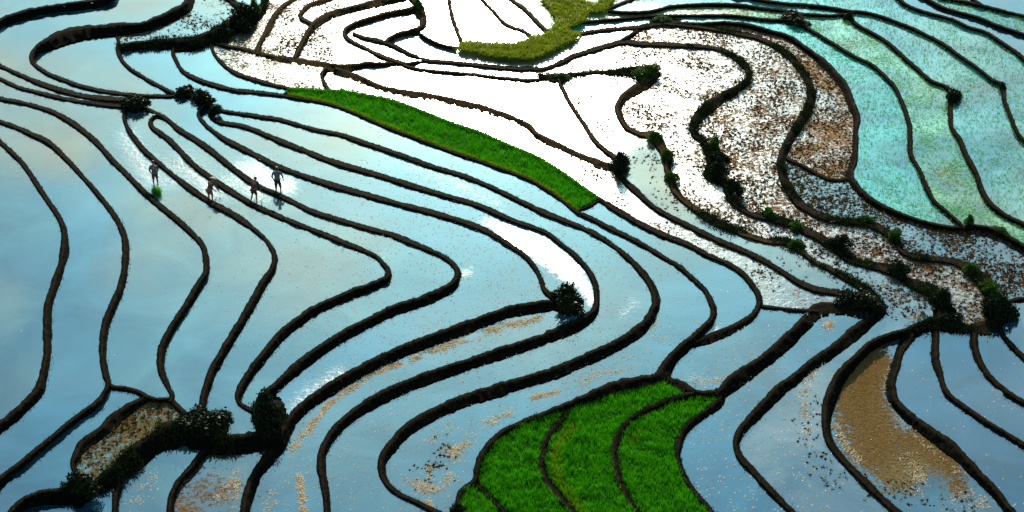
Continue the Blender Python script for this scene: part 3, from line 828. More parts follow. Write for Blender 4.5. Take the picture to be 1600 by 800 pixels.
# ------------------------------------------------------------------ grassy valley at the top
gj, gi = np.nonzero(inside(GX, GY, GRASS_POLY) & ~inside(GX, GY, WHITE_NOTCH))
gm = np.zeros((NY + 1, NX + 1)); 
for a, b in ((0, 0), (0, 1), (1, 0), (1, 1)): gm[gj + b, gi + a] = 1
core = gm.copy()
for _ in range(2):
    core[1:-1, 1:-1] = (core[1:-1, 1:-1] + core[:-2, 1:-1] + core[2:, 1:-1] + core[1:-1, :-2] + core[1:-1, 2:]) / 5
vid = np.full(gm.shape, -1, np.int32); vj, vi = np.nonzero(gm > 0); vid[vj, vi] = np.arange(len(vj))
near = [LEVEL[at(*p)] for p in ((900, 68), (780, 95), (780, 50), (690, 40), (940, 48)) if at(*p)]
zg = (np.mean(near) if near else 0)
zz = zg - .12 + .34 * np.clip((core[vj, vi] - .45) / .5, 0, 1) + rng.normal(0, .012, len(vj))
GV = ground(X0 + vi * CELL + rng.normal(0, .5, len(vj)), Y0 + vj * CELL + rng.normal(0, .3, len(vj)), zz)
GF = np.stack([vid[gj, gi], vid[gj + 1, gi], vid[gj + 1, gi + 1], vid[gj, gi + 1]], -1)
link_mesh('grassy_slope', GV, GF, M_GRASS, smooth_shade=True)['kind'] = 'structure'
q = rng.integers(0, len(GV), 5200)
TV, TF = blades(GV[q] + rng.normal(0, .05, (len(q), 3)) * [1, 1, .1], .16, .05, 4)
tag(link_mesh('grass', TV, TF, M_GRASS), kind='stuff')

# ------------------------------------------------------------------ green rice
def region_points(r, spacing, margin=0):
    jj, ii = np.nonzero(label == r)
    s = pxm(X0 + ii * CELL, Y0 + jj * CELL)
    area = (CELL / s) ** 2 / .52                       # square metres per cell
    n = rng.poisson(area / spacing ** 2)
    ii, jj = np.repeat(ii, n), np.repeat(jj, n)
    px = X0 + (ii + rng.random(len(ii))) * CELL; py = Y0 + (jj + rng.random(len(ii))) * CELL
    return ground(px, py, LEVEL[r]), px, py

M_RICEL = leaf_material('rice_leaf_yellow', (.10, .22, .005), (.22, .34, .012), .5, .4)
for r in RICE:
    P, px, py = region_points(r, .075)
    m = (px > -150) & (px < 1750) & (py < 930)
    if r != RICE[0]:
        bd = np.full(len(px), 1e9)
        for kb in ('B26', 'B27', 'B28', 'B29'):
            bp = PATHS[kb][::6, :2]
            bd = np.minimum(bd, seg_dist(px, py, bp))
        m &= bd > 5.5
    P, px, py = P[m], px[m], py[m]
    clump = fnoise(len(P), 1, 0)
    lowf = np.sin(P[:, 0] * 1.9 + np.sin(P[:, 1] * 1.3) * 2) * np.sin(P[:, 1] * 2.3 + P[:, 0] * .7)
    P = P + np.c_[np.zeros((len(P), 2)), np.full(len(P), -.03)]
    hsc = np.clip(.24 + .05 * lowf, .12, .4)
    TV, TF = blades(P, 1.0, .022, 4, .30)
    base = np.repeat(np.repeat(P[:, 2], 4), 3); hh = np.repeat(np.repeat(hsc, 4), 3)
    TV[:, 2] = base + (TV[:, 2] - base) * hh
    tipi = np.arange(2, len(TV), 3); TV[tipi, :2] = TV[tipi - 1, :2] + (TV[tipi, :2] - TV[tipi - 1, :2]) * hh[tipi][:, None]
    # paler, yellower plants along the foot of the dividing bank
    yl = np.exp(-(seg_dist(px, py, np.array([(895, 670), (872, 700), (866, 715), (870, 745), (890, 775), (905, 800)], float)) / 7) ** 2) * .8
    yl += np.exp(-(seg_dist(px, py, np.array([(985, 690), (1000, 680)], float)) / 6) ** 2) * .3
    mi = (rng.random(len(P)) < yl).astype(int)
    tag(link_mesh('rice', TV, TF, None, mats=[M_RICE, M_RICEL], midx=np.repeat(mi, 4)), kind='stuff')

# ------------------------------------------------------------------ stubble, straw, clods and glitter slivers on the water
def poly_points(pl, rad, n):
    pl = np.array(pl, float)
    L = np.hypot(*np.diff(pl, axis=0).T)
    k = rng.choice(len(L), n, p=L / L.sum()); t = rng.random(n)
    P = pl[k] + (pl[k + 1] - pl[k]) * t[:, None]
    return P + rng.normal(0, rad * .55, (n, 2))

def on_water(P):
    i = ((P[:, 0] - X0) / CELL).astype(int).clip(0, NX - 1); j = ((P[:, 1] - Y0) / CELL).astype(int).clip(0, NY - 1)
    r = label[j, i]
    return r

def clods(P, size):
    """small lumpy octahedra"""
    n = len(P)
    d = np.array([(1, 0, 0), (0, 1, 0), (-1, 0, 0), (0, -1, 0), (0, 0, 1)], float)
    s = size * rng.uniform(.5, 1.5, n)
    V = P[:, None, :] + d[None] * s[:, None, None] * rng.uniform(.6, 1.3, (n, 5, 1)) * [1, 1, .7]
    F = np.array([(0, 1, 4), (1, 2, 4), (2, 3, 4), (3, 0, 4)])
    F = (np.arange(n)[:, None, None] * 5 + F[None]).reshape(-1, 3)
    return V.reshape(-1, 3), F

STRAW = [([(845, 498), (790, 510), (740, 525), (700, 540), (660, 555)], 6, 1500), ([(660, 555), (610, 573), (560, 595)], 5, 700),
 ([(560, 600), (530, 618), (505, 640), (485, 668)], 5, 800), ([(485, 668), (465, 690), (455, 710)], 8, 250), ([(466, 745), (472, 775), (475, 805)], 6, 520),
 ([(430, 775), (420, 790)], 14, 120), ([(730, 690), (715, 700), (700, 712)], 12, 420), ([(640, 755), (670, 765), (690, 760), (705, 740)], 9, 500),
 ([(672, 725), (668, 745)], 5, 130), ([(735, 670), (775, 655), (800, 645)], 8, 260), ([(665, 780), (672, 795)], 6, 160), ([(830, 622), (875, 610)], 5, 300),
 ([(715, 665), (690, 670), (655, 700)], 10, 110), ([(990, 560), (960, 580), (900, 600)], 10, 260), ([(1015, 500), (1035, 530)], 10, 130),
 ([(1140, 590), (1080, 595)], 10, 140), ([(1290, 505), (1302, 512)], 8, 200), ([(1262, 585), (1255, 620), (1262, 680)], 10, 260),
 ([(200, 790), (240, 740)], 16, 130), ([(340, 780), (370, 740), (365, 790)], 8, 260), ([(1300, 660), (1320, 695), (1345, 725)], 6, 350),
 ([(1415, 715), (1440, 740), (1425, 765)], 12, 420), ([(1495, 775), (1540, 790)], 14, 220), ([(1395, 560), (1385, 600), (1400, 650), (1440, 690), (1500, 740)], 6, 260),
 ([(1280, 560), (1265, 590)], 8, 160), ([(860, 415), (830, 400), (880, 440)], 12, 60), ([(320, 270), (260, 250)], 14, 60)]
PS = np.vstack([np.c_[poly_points(pl, rad, int(n * 1.5))] for pl, rad, n in STRAW])
GLITTER = np.vstack([np.c_[rng.normal(740, 190, 4200), rng.normal(420, 110, 4200)], np.c_[rng.uniform(430, 1300, 3200), rng.uniform(500, 800, 3200)], np.c_[rng.uniform(1000, 1600, 500), rng.uniform(560, 800, 500)]])  # loose pale slivers sprinkled over the water to mimic its glitter
rs_ = on_water(GLITTER)
GLITTER = GLITTER[~np.isin(rs_, RICE)]
thin = np.sin(PS[:, 0] * .11 + 2 * np.sin(PS[:, 1] * .13)) + np.sin(PS[:, 1] * .31 + PS[:, 0] * .05) + rng.normal(0, .5, len(PS))
PS = np.vstack([PS[thin > -.7], GLITTER])
r = on_water(PS); ok = r > 0
PS, r = PS[ok], r[ok]
P3 = ground(PS[:, 0], PS[:, 1], LEVEL[r] + .01)
n = len(P3)
a = rng.uniform(0, np.pi, n); ln = rng.uniform(.02, .08, n); el = rng.uniform(0, .7, n)
dv = np.c_[np.cos(a) * np.cos(el), np.sin(a) * np.cos(el), np.sin(el)] * ln[:, None]
sv = np.c_[-np.sin(a), np.cos(a), np.zeros(n)] * .012 + [0, 0, .012]
SV = np.stack([P3 - dv * .2 - sv, P3 - dv * .2 + sv, P3 + dv + sv, P3 + dv - sv], 1).reshape(-1, 3)
tag(link_mesh('straw', SV, np.arange(4 * n).reshape(-1, 4), M_STRAW), kind='stuff')  # straw streaks together with the sprinkled glitter slivers

# young seedlings planted in rows over the teal terraces
SEED = [(1370, 200), (1450, 220), (1530, 200), (1540, 60), (1590, 40), (1510, 10)]
for x_, y_ in SEED:
    rr = at(x_, y_)
    if not rr: continue
    P, px, py = region_points(rr, .17)
    m = (px > 1180) & (px < 1640) & (py > -30) & (py < 400)
    P = P[m]
    row_ = .24                                             # snap to gently curving rows
    warp = .25 * np.sin(P[:, 0] * .35) + .12 * np.sin(P[:, 0] * 1.1 + P[:, 1] * .2)
    P[:, 1] = np.round((P[:, 1] + warp) / row_) * row_ - warp + rng.normal(0, .02, len(P))
    q_ = ground(0, 0, 0)
    TV, TF = blades(P, .13, .022, 3, .4)
    gold = (np.sin(P[:, 0] * .5 + 1) * np.sin(P[:, 1] * .35) + rng.normal(0, .35, len(P)) > .85).astype(int)
    tag(link_mesh('rice', TV, TF, None, mats=[M_SEED, M_RICEL], midx=np.repeat(gold, 3)), kind='stuff')

# dark stubble tufts in the stony gully paddies and among the straw
DARK = [((1060, 130), 2000, None), ((1200, 200), 3600, None), ((1300, 180), 1500, None), ((1300, 320), 1500, None), ((1500, 400), 1200, None), ((1240, 420), 300, None),
        ((330, 25), 420, None), ((440, 60), 350, None), ((500, 75), 300, None), ((640, 162), 260, None), ((190, 690), 350, None)]
pts_all, lev_all = [], []
for seed, n, _ in DARK:
    rr = at(*seed)
    P, px, py = region_points(rr, .1)
    if len(P) == 0: continue
    m = (px > -20) & (px < 1620) & (py > -20) & (py < (500 if seed == (1060, 130) else 820)) & ~((py < 125) & (px < 960) & (px > 520))
    P = P[m]
    cl = np.sin(P[:, 0] * 1.7 + 1.3 * np.sin(P[:, 1] * .9)) + np.sin(P[:, 1] * 1.3 + 2 * np.sin(P[:, 0] * .6)) + rng.normal(0, 1.1, len(P))
    k = np.argsort(-cl)[:int(n * 2)]
    k = rng.permutation(k)[:n]
    pts_all.append(P[k])
PD = np.vstack(pts_all)
ps = poly_points([(700, 700), (680, 730), (660, 750)], 20, 60)
rr = on_water(ps); PD = np.vstack([PD, ground(ps[rr > 0][:, 0], ps[rr > 0][:, 1], LEVEL[rr[rr > 0]])])
ps = poly_points([(1270, 620), (1260, 700), (1290, 740), (1420, 775), (1530, 795)], 22, 160)
rr = on_water(ps); PD = np.vstack([PD, ground(ps[rr > 0][:, 0], ps[rr > 0][:, 1], LEVEL[rr[rr > 0]])])
CV, CF = clods(PD, .065)
tag(link_mesh('mud_clods', CV, CF, M_CLOD), kind='stuff')
TV, TF = blades(PD[rng.random(len(PD)) < .5], .13, .03, 4, .5)
tag(link_mesh('stubble', TV, TF, M_TUFT), kind='stuff')
# bright young rice leaning over the two long edges of the upper strip
for pl in ([(452, 141), (515, 144), (540, 145), (605, 157), (650, 172), (700, 192), (750, 209), (800, 231), (838, 247), (875, 269), (900, 287), (932, 310)],
           [(448, 148), (475, 154), (512, 161), (550, 174), (600, 196), (650, 215), (700, 234), (750, 251), (800, 269), (830, 281), (860, 299), (882, 315), (900, 328)]):
    e = poly_points(pl, 1.5, 1500)
    TV, TF = blades(ground(e[:, 0], e[:, 1], LEVEL[RICE[0]] + .02), .2, .03, 4)
    tag(link_mesh('rice', TV, TF, M_RICEL if pl[0][0] == 448 else M_RICE), kind='stuff')

# ------------------------------------------------------------------ shrubs on earth mounds
def level_near(x, y, rx=20, ry=14):
    v = [LEVEL[at(x + math.cos(t) * rx, y + math.sin(t) * ry)] for t in np.linspace(0, 6.28, 13)[:-1] if at(x + math.cos(t) * rx, y + math.sin(t) * ry)]
    return (max(v), min(v)) if v else (0, 0)

def mound_mesh(rx, ry, h, drop, seed):
    """dome of earth, metres, base below the water"""
    r0 = np.random.default_rng(seed)
    NA, NR = 40, 9
    ph = r0.uniform(0, 6.28, 4)
    V = []
    for i in range(NR):
        f = i / (NR - 1)
        for a in np.linspace(0, 2 * np.pi, NA, endpoint=False):
            k = 1 + .07 * math.sin(3 * a + ph[0]) + .05 * math.sin(5 * a + ph[1]) + .03 * math.sin(9 * a + ph[2]) + r0.normal(0, .015)
            z = h * (1 - f ** 2.2) - (drop + .15) * f ** 3 + r0.normal(0, .018)
            V.append((rx * f * k * math.cos(a), ry * f * k * math.sin(a), z))
    F = []
    for i in range(NR - 1):
        for a in range(NA):
            b = (a + 1) % NA
            F.append((i * NA + a, i * NA + b, (i + 1) * NA + b, (i + 1) * NA + a))
    return V, F

def foliage_mesh(n, seed, lobes, leaf=.075):
    """leaves scattered over and inside several lobes of a unit shrub (radius 1, height 1)"""
    r0 = np.random.default_rng(seed)
    P = []
    for (lx, ly, lz, lr, sh) in lobes:
        k = int(n * sh)
        d = r0.normal(0, 1, (k, 3)); d /= np.linalg.norm(d, axis=1)[:, None]
        rad = lr * (r0.uniform(.35, 1, k) ** .4) * (1 + .5 * np.sin(6 * d[:, 0] + 5 * d[:, 2] + seed) * r0.random(k))
        P.append(np.array([lx, ly, lz]) + d * rad[:, None] * [1, 1, .8])
    P = np.vstack(P)
    P = P[P[:, 2] > .0]
    k = len(P)
    u = r0.normal(0, 1, (k, 3)); u /= np.linalg.norm(u, axis=1)[:, None]
    v = np.cross(u, r0.normal(0, 1, (k, 3))); v /= np.linalg.norm(v, axis=1)[:, None]
    s = leaf * r0.uniform(.6, 1.4, k)[:, None]
    V = np.stack([P - u * s, P + v * s * .55, P + u * s, P - v * s * .55], 1).reshape(-1, 3)
    return V, np.arange(4 * k).reshape(-1, 4)

def stem_mesh(seed):
    r0 = np.random.default_rng(seed)
    V, F = [], []
    for b in range(5):
        a = r0.uniform(0, 6.28); L = r0.uniform(.5, .85); lean = r0.uniform(.1, .7)
        base = len(V)
        for i in range(5):
            f = i / 4
            rr_ = .05 * (1 - .75 * f)
            cx, cy, cz = math.cos(a) * lean * f * L, math.sin(a) * lean * f * L, -.1 + f * (L + .1)
            for q_ in range(6):
                t = q_ * math.pi / 3
                V.append((cx + rr_ * math.cos(t), cy + rr_ * math.sin(t), cz))
        for i in range(4):
            for q_ in range(6):
                F.append((base + i * 6 + q_, base + i * 6 + (q_ + 1) % 6, base + (i + 1) * 6 + (q_ + 1) % 6, base + (i + 1) * 6 + q_))
        F.append(tuple(base + 24 + q_ for q_ in range(6)))
    return V, F

LOBES = [
 [(.75, .3, .12, .3, .12), (-.1, .6, .3, .3, .12), (0, 0, .35, .55, .36), (.5, .1, .25, .42, .2), (-.5, -.05, .28, .45, .25), (.05, -.35, .2, .4, .15)],
 [(.8, .1, .1, .28, .12), (-.8, .35, .2, .25, .1), (0, 0, .3, .5, .33), (.45, -.2, .35, .4, .25), (-.35, .2, .45, .38, .2), (-.55, -.1, .15, .35, .2)],
 [(-.85, -.2, .1, .25, .1), (.2, .1, .75, .25, .08), (-.1, 0, .45, .45, .33), (.35, .2, .25, .5, .3), (.1, -.4, .15, .4, .15), (-.5, 0, .2, .4, .2)],
]
SHRUB_MESH = []
for i, lb in enumerate(LOBES):
    for dark in (True, False):
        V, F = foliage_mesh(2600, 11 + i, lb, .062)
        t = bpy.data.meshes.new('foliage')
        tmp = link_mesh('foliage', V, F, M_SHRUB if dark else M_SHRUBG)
        SHRUB_MESH.append(tmp.data)
        bpy.data.objects.remove(tmp)
STEM_MESH = []
for i in range(3):
    V, F = stem_mesh(21 + i)
    tmp = link_mesh('stem', V, F, M_STEM); STEM_MESH.append(tmp.data); bpy.data.objects.remove(tmp)

# (x, y of the foot, half width px, height px, variant, dark?, label, mound key or None)
SHRUBS = [
 (211, 170, 19, 17, 0, 1, 'round dark shrub where two thin banks from the left edge end', 'S1'),
 (289, 151, 15, 15, 1, 1, 'left clump of the rocky arc of shrubs below the hairpin bank', 'S2a'),
 (316, 160, 17, 16, 2, 1, 'middle clump of the rocky arc of shrubs, largest of the arc', 'S2b'),
 (336, 180, 11, 16, 0, 1, 'lowest right clump of the rocky arc of shrubs', 'S2c'),
 (886, 484, 30, 30, 1, 1, 'big dark shrub inside the hooked bank in the middle', 'S'),
 (316, 676, 38, 26, 0, 1, 'wide black bush at the bottom left, between the olive plot and the round bush', 'S3'),
 (418, 665, 30, 42, 2, 1, 'tall round black bush where the blue paddies converge at the bottom left', 'S4'),
 (128, 772, 26, 28, 1, 1, 'black bush at the lower tip of the olive plot', 'S5'),
 (969, 268, 19, 26, 2, 1, 'shaggy round shrub at the end of the brown bank right of the rice strip', 'S6'),
 (1242, 38, 23, 13, 1, 1, 'flat dark shrub near the top, on the bank of the teal terraces', 'S7'),
 (1491, 158, 13, 18, 0, 1, 'small dark shrub on a bank amid the teal terraces at the right', 'S8'),
 (717, 804, 15, 14, 2, 1, 'shrub cut by the bottom edge left of the green rice field', 'Sb'),
 (1340, 482, 30, 22, 1, 1, 'green black shrub where the thick bank of the right-hand blue paddies begins', 'R1'),
 (1472, 478, 20, 24, 2, 1, 'dark shrub on the left side of the meeting point of banks at the right', 'R2'),
 (1560, 500, 24, 40, 0, 1, 'largest dark shrub at the right, near the edge', 'R3'),
 (1484, 508, 20, 16, 1, 1, 'low dark shrub under the meeting point of banks at the right', 'R4'),
 (1545, 462, 18, 22, 1, 0, 'greenish shrub just above the largest dark shrub at the right', None),
 (1516, 428, 14, 14, 2, 0, 'low green shrub on the bank above the meeting point at the right', None),
 (1402, 432, 19, 22, 0, 1, 'dark shrub standing in the stony gully, above the brown stubble wedge', None),
 (1312, 390, 20, 18, 2, 1, 'wide dark shrub on the gully bank between stony paddies', None),
 (1245, 360, 12, 13, 0, 0, 'small brownish green shrub on the gully bank left of the wide dark one', None),
 (1202, 341, 12, 16, 1, 0, 'small bright green topped shrub on the gully bank', None),
 (1242, 388, 13, 11, 2, 0, 'low mossy shrub on the lower gully bank below the small green ones', None),
 (1116, 232, 11, 18, 1, 0, 'uppermost of the four clumps down the winding gully bank', None),
 (1124, 256, 13, 20, 0, 1, 'second of the four clumps down the winding gully bank', None),
 (1122, 275, 17, 22, 2, 1, 'third and widest of the four clumps down the winding gully bank', None),
 (1147, 303, 15, 22, 1, 1, 'fourth and lowest of the clumps down the winding gully bank', None),
 (1022, 222, 14, 14, 2, 0, 'mossy green clump at the bend of the long dark bank below the green spit', None),
 (1042, 250, 11, 17, 0, 0, 'mossy clump halfway down the long dark bank below the green spit', None),
 (1050, 284, 10, 15, 1, 0, 'small mossy clump lowest on the long dark bank below the green spit', None),
 (1398, 374, 14, 15, 1, 0, 'leafy shrub overhanging a notch in the stony gully at the right', None),
 (1352, 348, 13, 11, 0, 0, 'low leafy shrub beside the upper stony paddy at the right', None),
 (1514, 352, 9, 16, 2, 0, 'spiky green shrub on the bank below the teal terraces', None),
 (1562, 364, 12, 7, 0, 0, 'low green tuft on the bank near the right edge', None),
 (383, 30, 18, 22, 0, 1, 'dark shrub on the bushy bank near the top left', None),
 (352, 62, 18, 18, 2, 1, 'dark shrub at the foot of the bushy bank near the top left', None),
 (375, 50, 20, 20, 1, 1, 'dark shrub in the middle of the bushy bank near the top left', None),
 (398, 24, 10, 22, 2, 0, 'green shrub at the top of the bushy bank near the top left', None),
 (654, 14, 10, 14, 1, 0, 'green clump on the brown bank at the top, left of the white glare', None),
 (1326, 30, 9, 9, 2, 1, 'tiny dark shrub where two teal terrace banks touch near the top right', None),
 (1566, 138, 8, 9, 1, 1, 'tiny dark shrub on the rightmost bank of the teal terraces', None),
 (1033, 36, 14, 9, 0, 0, 'low green clump on the dark arch bank at top centre', None),
 (1010, 122, 24, 15, 1, 0, 'mossy green clump covering the rounded end of the spit at top centre', None),
 (875, 126, 16, 8, 2, 0, 'low mossy clump at the left of the ridge at top centre', None),
]
GROUPS = 'shrubs growing on the earth banks'
stem_objs = {}
for idx, (x, y, hw, hp, var, dark, lab, mk) in enumerate(SHRUBS):
    hiL, loL = level_near(x, y, hw, hw * .6)
    z = hiL
    s = float(pxm(x, y))
    root = bpy.data.objects.new('shrub', None)
    col.objects.link(root)
    root.empty_display_size = .2
    p = ground(x, y - hw * .25, z)
    root.location = p
    tag(root, lab, 'shrub', GROUPS)
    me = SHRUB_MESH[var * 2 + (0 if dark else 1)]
    R_ = hw / s * 1.22
    H_ = hp / s / .86 * 1.0
    f = bpy.data.objects.new('foliage', me); col.objects.link(f); f.parent = root
    f.scale = (R_, R_ * .85, H_ * 1.15); f.rotation_euler = (0, 0, idx * 1.3)
    f.scale = (R_, R_, H_ * 1.15)
    f.location = (0, 0, -.05)
    st = bpy.data.objects.new('stem', STEM_MESH[var]); col.objects.link(st); st.parent = root
    st.scale = (R_ * .8, R_ * .8, H_); st.rotation_euler = (0, 0, idx * 2.1)
for k, (cx, cy, rx, ry, h) in MOUNDS.items():
    hiL, loL = level_near(cx, cy, rx + 6, ry + 5)
    s = float(pxm(cx, cy))
    V, F = mound_mesh(rx / s * .95, ry / s / .52 * .95, .06, hiL - loL, len(V) + ord(k[-1]))
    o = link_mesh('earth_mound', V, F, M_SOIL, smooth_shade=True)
    o.location = ground(cx, cy, hiL)
    o['kind'] = 'structure'

# ------------------------------------------------------------------ farmers
M_SKIN = plain_material('skin', (.28, .13, .07), .6)
M_HAIR = plain_material('hair', (.012, .010, .008), .6)
CLOTH = {}
def cloth(c):
    if c not in CLOTH:
        CLOTH[c] = plain_material('cloth', c, .9)
    return CLOTH[c]

def skin_object(name, verts, edges, radii, rootv, mat, parent, levels=2):
    me = bpy.data.meshes.new(name)
    me.from_pydata(verts, edges, [])
    me.materials.append(mat)
    o = bpy.data.objects.new(name, me); col.objects.link(o); o.parent = parent
    mod = o.modifiers.new('skin', 'SKIN')
    for i, d in enumerate(me.skin_vertices[0].data):
        r_ = radii[i]
        d.radius = r_ if isinstance(r_, tuple) else (r_, r_)
        d.use_root = (i == rootv)
    ss = o.modifiers.new('subsurf', 'SUBSURF'); ss.levels = levels; ss.render_levels = levels
    return o

def farmer(px, py, lab, lean, facing, legs, arms, top_c, leg_c, headgear, bare_legs=False, size=1.0):
    """lean: forward bend of the trunk (rad); legs: ((knee fwd, foot fwd, foot lift) left, right); arms: hand targets (x, y, z)"""
    r_ = at(px, py) or at(px + 6, py)
    root = bpy.data.objects.new('person', None); col.objects.link(root)
    root.location = ground(px, py, LEVEL[r_] - .10)
    root.rotation_euler = (0, 0, facing); root.scale = (size,) * 3
    tag(root, lab, 'person', 'farmers working in the flooded paddies')
    V, E, Rr = [], [], []
    def v(p, r_, link=None):
        V.append(p); Rr.append(r_)
        if link is not None: E.append((link, len(V) - 1))
        return len(V) - 1
    def trunk(h):
        return (0, math.sin(lean) * h, .88 + math.cos(lean) * h)
    pelvis = v((0, 0, .88), (.155, .115))
    waist = v(trunk(.18), (.135, .10), pelvis)
    chest = v(trunk(.38), (.165, .115), waist)
    nb = v(trunk(.50), (.075, .075), chest)
    nt = v(trunk(.57), (.055, .055), nb)
    hd = lambda h, f=0: (0, math.sin(lean * .8) * h + math.cos(lean * .8) * f, .88 + math.cos(lean) * .57 + math.cos(lean * .8) * (h - .57) if False else .88 + math.cos(lean) * .50 + math.cos(lean * .8) * (h - .50) - math.sin(lean * .8) * f)
    ym = math.sin(lean) * .57
    def head_pt(h, f):        # along the head axis, f = towards the face
        a_ = lean * .75
        return (0, ym + math.sin(a_) * h + math.cos(a_) * f, .88 + math.cos(lean) * .57 + math.cos(a_) * h - math.sin(a_) * f)
    jaw = v(head_pt(.05, .025), (.068, .075), nt)
    mid = v(head_pt(.12, .012), (.078, .095), jaw)
    crown = v(head_pt(.20, 0), (.060, .075), mid)
    nose = v(head_pt(.10, .115), .014, mid)
    for sx in (-1, 1):
        v((sx * .088,) + head_pt(.11, 0)[1:], .016, mid)
    limbs = {}
    for sx, (kf, ff, lift) in zip((-1, 1), legs):
        h = v((sx * .09, 0, .82), .095, pelvis)
        th = v((sx * .10, kf * .5, .64), .082, h)
        k = v((sx * .11, kf, .46 + lift * .35), .058, th)
        cf = v((sx * .115, kf * .6 + ff * .4, .31 + lift * .6), .056, k)
        an = v((sx * .12, ff, .09 + lift), .036, cf)
        hl = v((sx * .12, ff + .05, .035 + lift), .036, an)
        v((sx * .125, ff + .17, .025 + lift), .028, hl)
        limbs[sx] = (h, th, k, cf, an)
    arm = {}
    for sx, (hx, hy, hz) in zip((-1, 1), arms):
        sp = trunk(.45)
        sh = v((sx * .19, sp[1], sp[2]), .058, chest)
        el = ((sx * .22 + hx) / 2 + sx * .05, (sp[1] + hy) / 2 - .06, (sp[2] + hz) / 2)
        e = v(el, .042, sh)
        wr = v((hx, hy, hz), .028, e)
        dx, dy, dz = hx - el[0], hy - el[1], hz - el[2]
        L = math.sqrt(dx * dx + dy * dy + dz * dz); dx, dy, dz = dx / L, dy / L, dz / L
        pm = v((hx + dx * .07, hy + dy * .07, hz + dz * .07), (.040, .020), wr)
        for q_, (off, ln_) in enumerate(((-.030, .065), (-.010, .078), (.010, .074), (.030, .058))):
            f1 = v((hx + dx * .10 + off, hy + dy * .10, hz + dz * .10), .0095, pm)
            f2 = v((hx + dx * (.10 + ln_ * .6) + off, hy + dy * (.10 + ln_ * .6) + .012, hz + dz * (.10 + ln_ * .6)), .0085, f1)
            v((hx + dx * (.10 + ln_) + off, hy + dy * (.10 + ln_) + .035, hz + dz * (.10 + ln_)), .007, f2)
        th_ = v((hx + dx * .05 - sx * .045, hy + dy * .05 + .01, hz + dz * .05), .011, pm)
        v((hx + dx * .09 - sx * .055, hy + dy * .09 + .03, hz + dz * .09), .009, th_)
        arm[sx] = (sh, e, wr)
    skin_object('body', V, E, Rr, pelvis, M_SKIN, root)
    # shirt: trunk and sleeves, a little larger than the body
    SV_, SE, SR = [], [], []
    ids_ = {}
    def cp(i, g, link=None, P=None):
        SV_.append(P or V[i]); r0 = Rr[i]
        SR.append(tuple(a_ + g for a_ in r0) if isinstance(r0, tuple) else r0 + g)
        if link is not None: SE.append((link, len(SV_) - 1))
        return len(SV_) - 1
    a0 = cp(pelvis, .022, None, (0, 0, .80)); a1 = cp(waist, .028, a0); a2 = cp(chest, .022, a1)
    SV_.append(trunk(.485)); SR.append((.085, .08)); SE.append((a2, len(SV_) - 1))
    for sx in (-1, 1):
        b0 = cp(arm[sx][0], .018, a2); b1 = cp(arm[sx][1], .018, b0)
        ex, wx = V[arm[sx][1]], V[arm[sx][2]]
        SV_.append(tuple(ex[i_] + (wx[i_] - ex[i_]) * .6 for i_ in range(3))); SR.append(.048); SE.append((b1, len(SV_) - 1))
    skin_object('shirt', SV_, SE, SR, a0, cloth(top_c), root)
    # trousers, rolled to the knee when the legs are bare
    SV_, SE, SR = [], [], []
    a0 = cp(pelvis, .012)
    for sx in (-1, 1):
        h, th, k, cf, an = limbs[sx]
        b = cp(h, .015, a0); b = cp(th, .018, b); b = cp(k, .02, b)
        if not bare_legs:
            b = cp(cf, .016, b)
    skin_object('trousers', SV_, SE, SR, a0, cloth(leg_c), root)
    # head covering
    c0 = head_pt(.17, 0)
    a_ = lean * .75
    ring = []
    HV, HF = [], []
    prof = [(.245, .0), (.21, .07), (.165, .15), (.12, .235)] if headgear == 'hat' else [(.225, .0), (.205, .055), (.16, .09), (.09, .098)]
    nseg = 20
    for i_, (h, rr_) in enumerate(prof):
        for q_ in range(nseg):
            t = q_ * 2 * math.pi / nseg
            lx, lf = math.cos(t) * max(rr_, .004), math.sin(t) * max(rr_, .004) * (1.0 if headgear == 'hat' else 1.15)
            b = head_pt(h, lf - (0 if headgear == 'hat' else .015))
            HV.append((lx, b[1], b[2]))
    for i_ in range(len(prof) - 1):
        for q_ in range(nseg):
            HF.append((i_ * nseg + q_, i_ * nseg + (q_ + 1) % nseg, (i_ + 1) * nseg + (q_ + 1) % nseg, (i_ + 1) * nseg + q_))
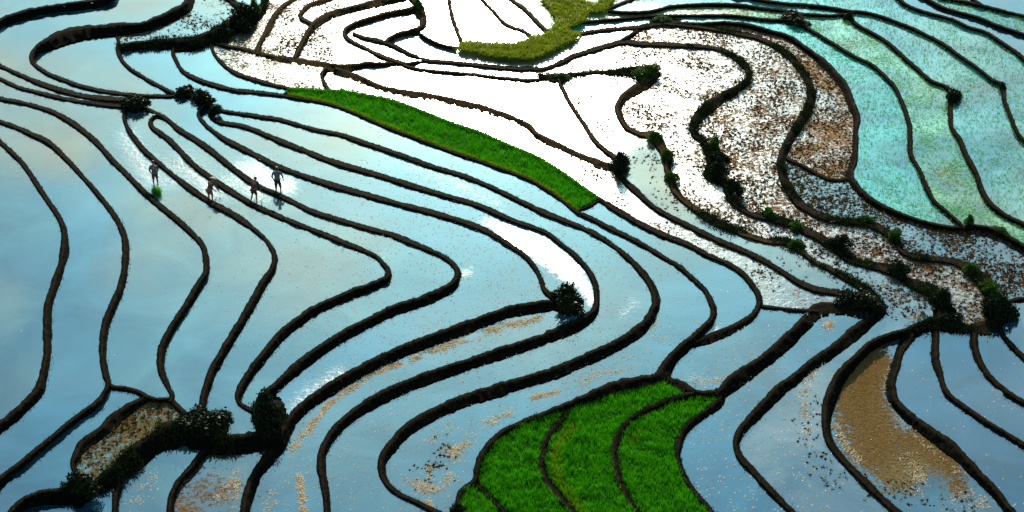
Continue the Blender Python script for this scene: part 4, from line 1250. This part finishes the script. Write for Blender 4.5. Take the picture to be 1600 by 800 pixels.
    if headgear == 'hat':
        ho = link_mesh('hat', HV, HF, cloth((.55, .48, .36)), root, True)
    else:
        ho = link_mesh('hair', HV, HF, M_HAIR, root, True)
    sd = ho.modifiers.new('thick', 'SOLIDIFY'); sd.thickness = .012
    return root

S0 = (0.03, 0.0, 0.0)
farmer(244, 291, 'leftmost farmer, in a grey top, legs apart in the bright ruffled water', .55, R(15), ((.08, -.02, 0), (.10, .12, 0)),
       ((-.20, .62, .62), (.16, .66, .58)), (.12, .08, .09), (.09, .04, .02), 'hair', True, .86)
farmer(329, 316, 'farmer in a pale round hat bending over, second from the left', .85, R(-25), ((.07, .0, 0), (.09, .05, 0)),
       ((-.12, .70, .42), (.18, .72, .40)), (.10, .045, .02), (.26, .09, .03), 'hat', True, .86)
farmer(398, 316, 'farmer in a dark red top with one foot lifted behind, second from the right', .8, R(-10), ((.02, -.32, .16), (.10, .04, 0)),
       ((-.22, .62, .48), (.20, .60, .50)), (.12, .03, .03), (.05, .02, .015), 'hair', True, .86)
farmer(435, 302, 'rightmost farmer, upright in a grey green jacket and dark trousers', .12, R(-5), ((.05, -.02, 0), (.12, .14, 0)),
       ((-.27, .10, .86), (.30, .16, .84)), (.09, .14, .13), (.015, .012, .012), 'hair', False, .92)

# leafy tuft modelled in place of the green reflection at the leftmost farmer's feet
r_ = at(245, 300)
root = bpy.data.objects.new('green_reflection_tuft', None); col.objects.link(root)
root.location = ground(245, 303, LEVEL[r_]); tag(root, 'bright green tuft standing in for a reflection by the leftmost farmer', 'green tuft')
TV, TF = blades(rng.normal(0, .07, (260, 3)) * [1.2, 1, 0], .34, .018, 3, .35)
link_mesh('leaves', TV, TF, M_RICE, root)
bv, bf = [], []
for i_ in range(2):
    for q_ in range(16):
        t = q_ * math.pi / 8; bv.append((.13 * math.cos(t), .11 * math.sin(t), .05 + .05 * i_))
for q_ in range(16): bf.append((q_, (q_ + 1) % 16, 16 + (q_ + 1) % 16, 16 + q_))
tie = link_mesh('tie', bv, bf, M_STRAW, root); sd = tie.modifiers.new('thick', 'SOLIDIFY'); sd.thickness = .015
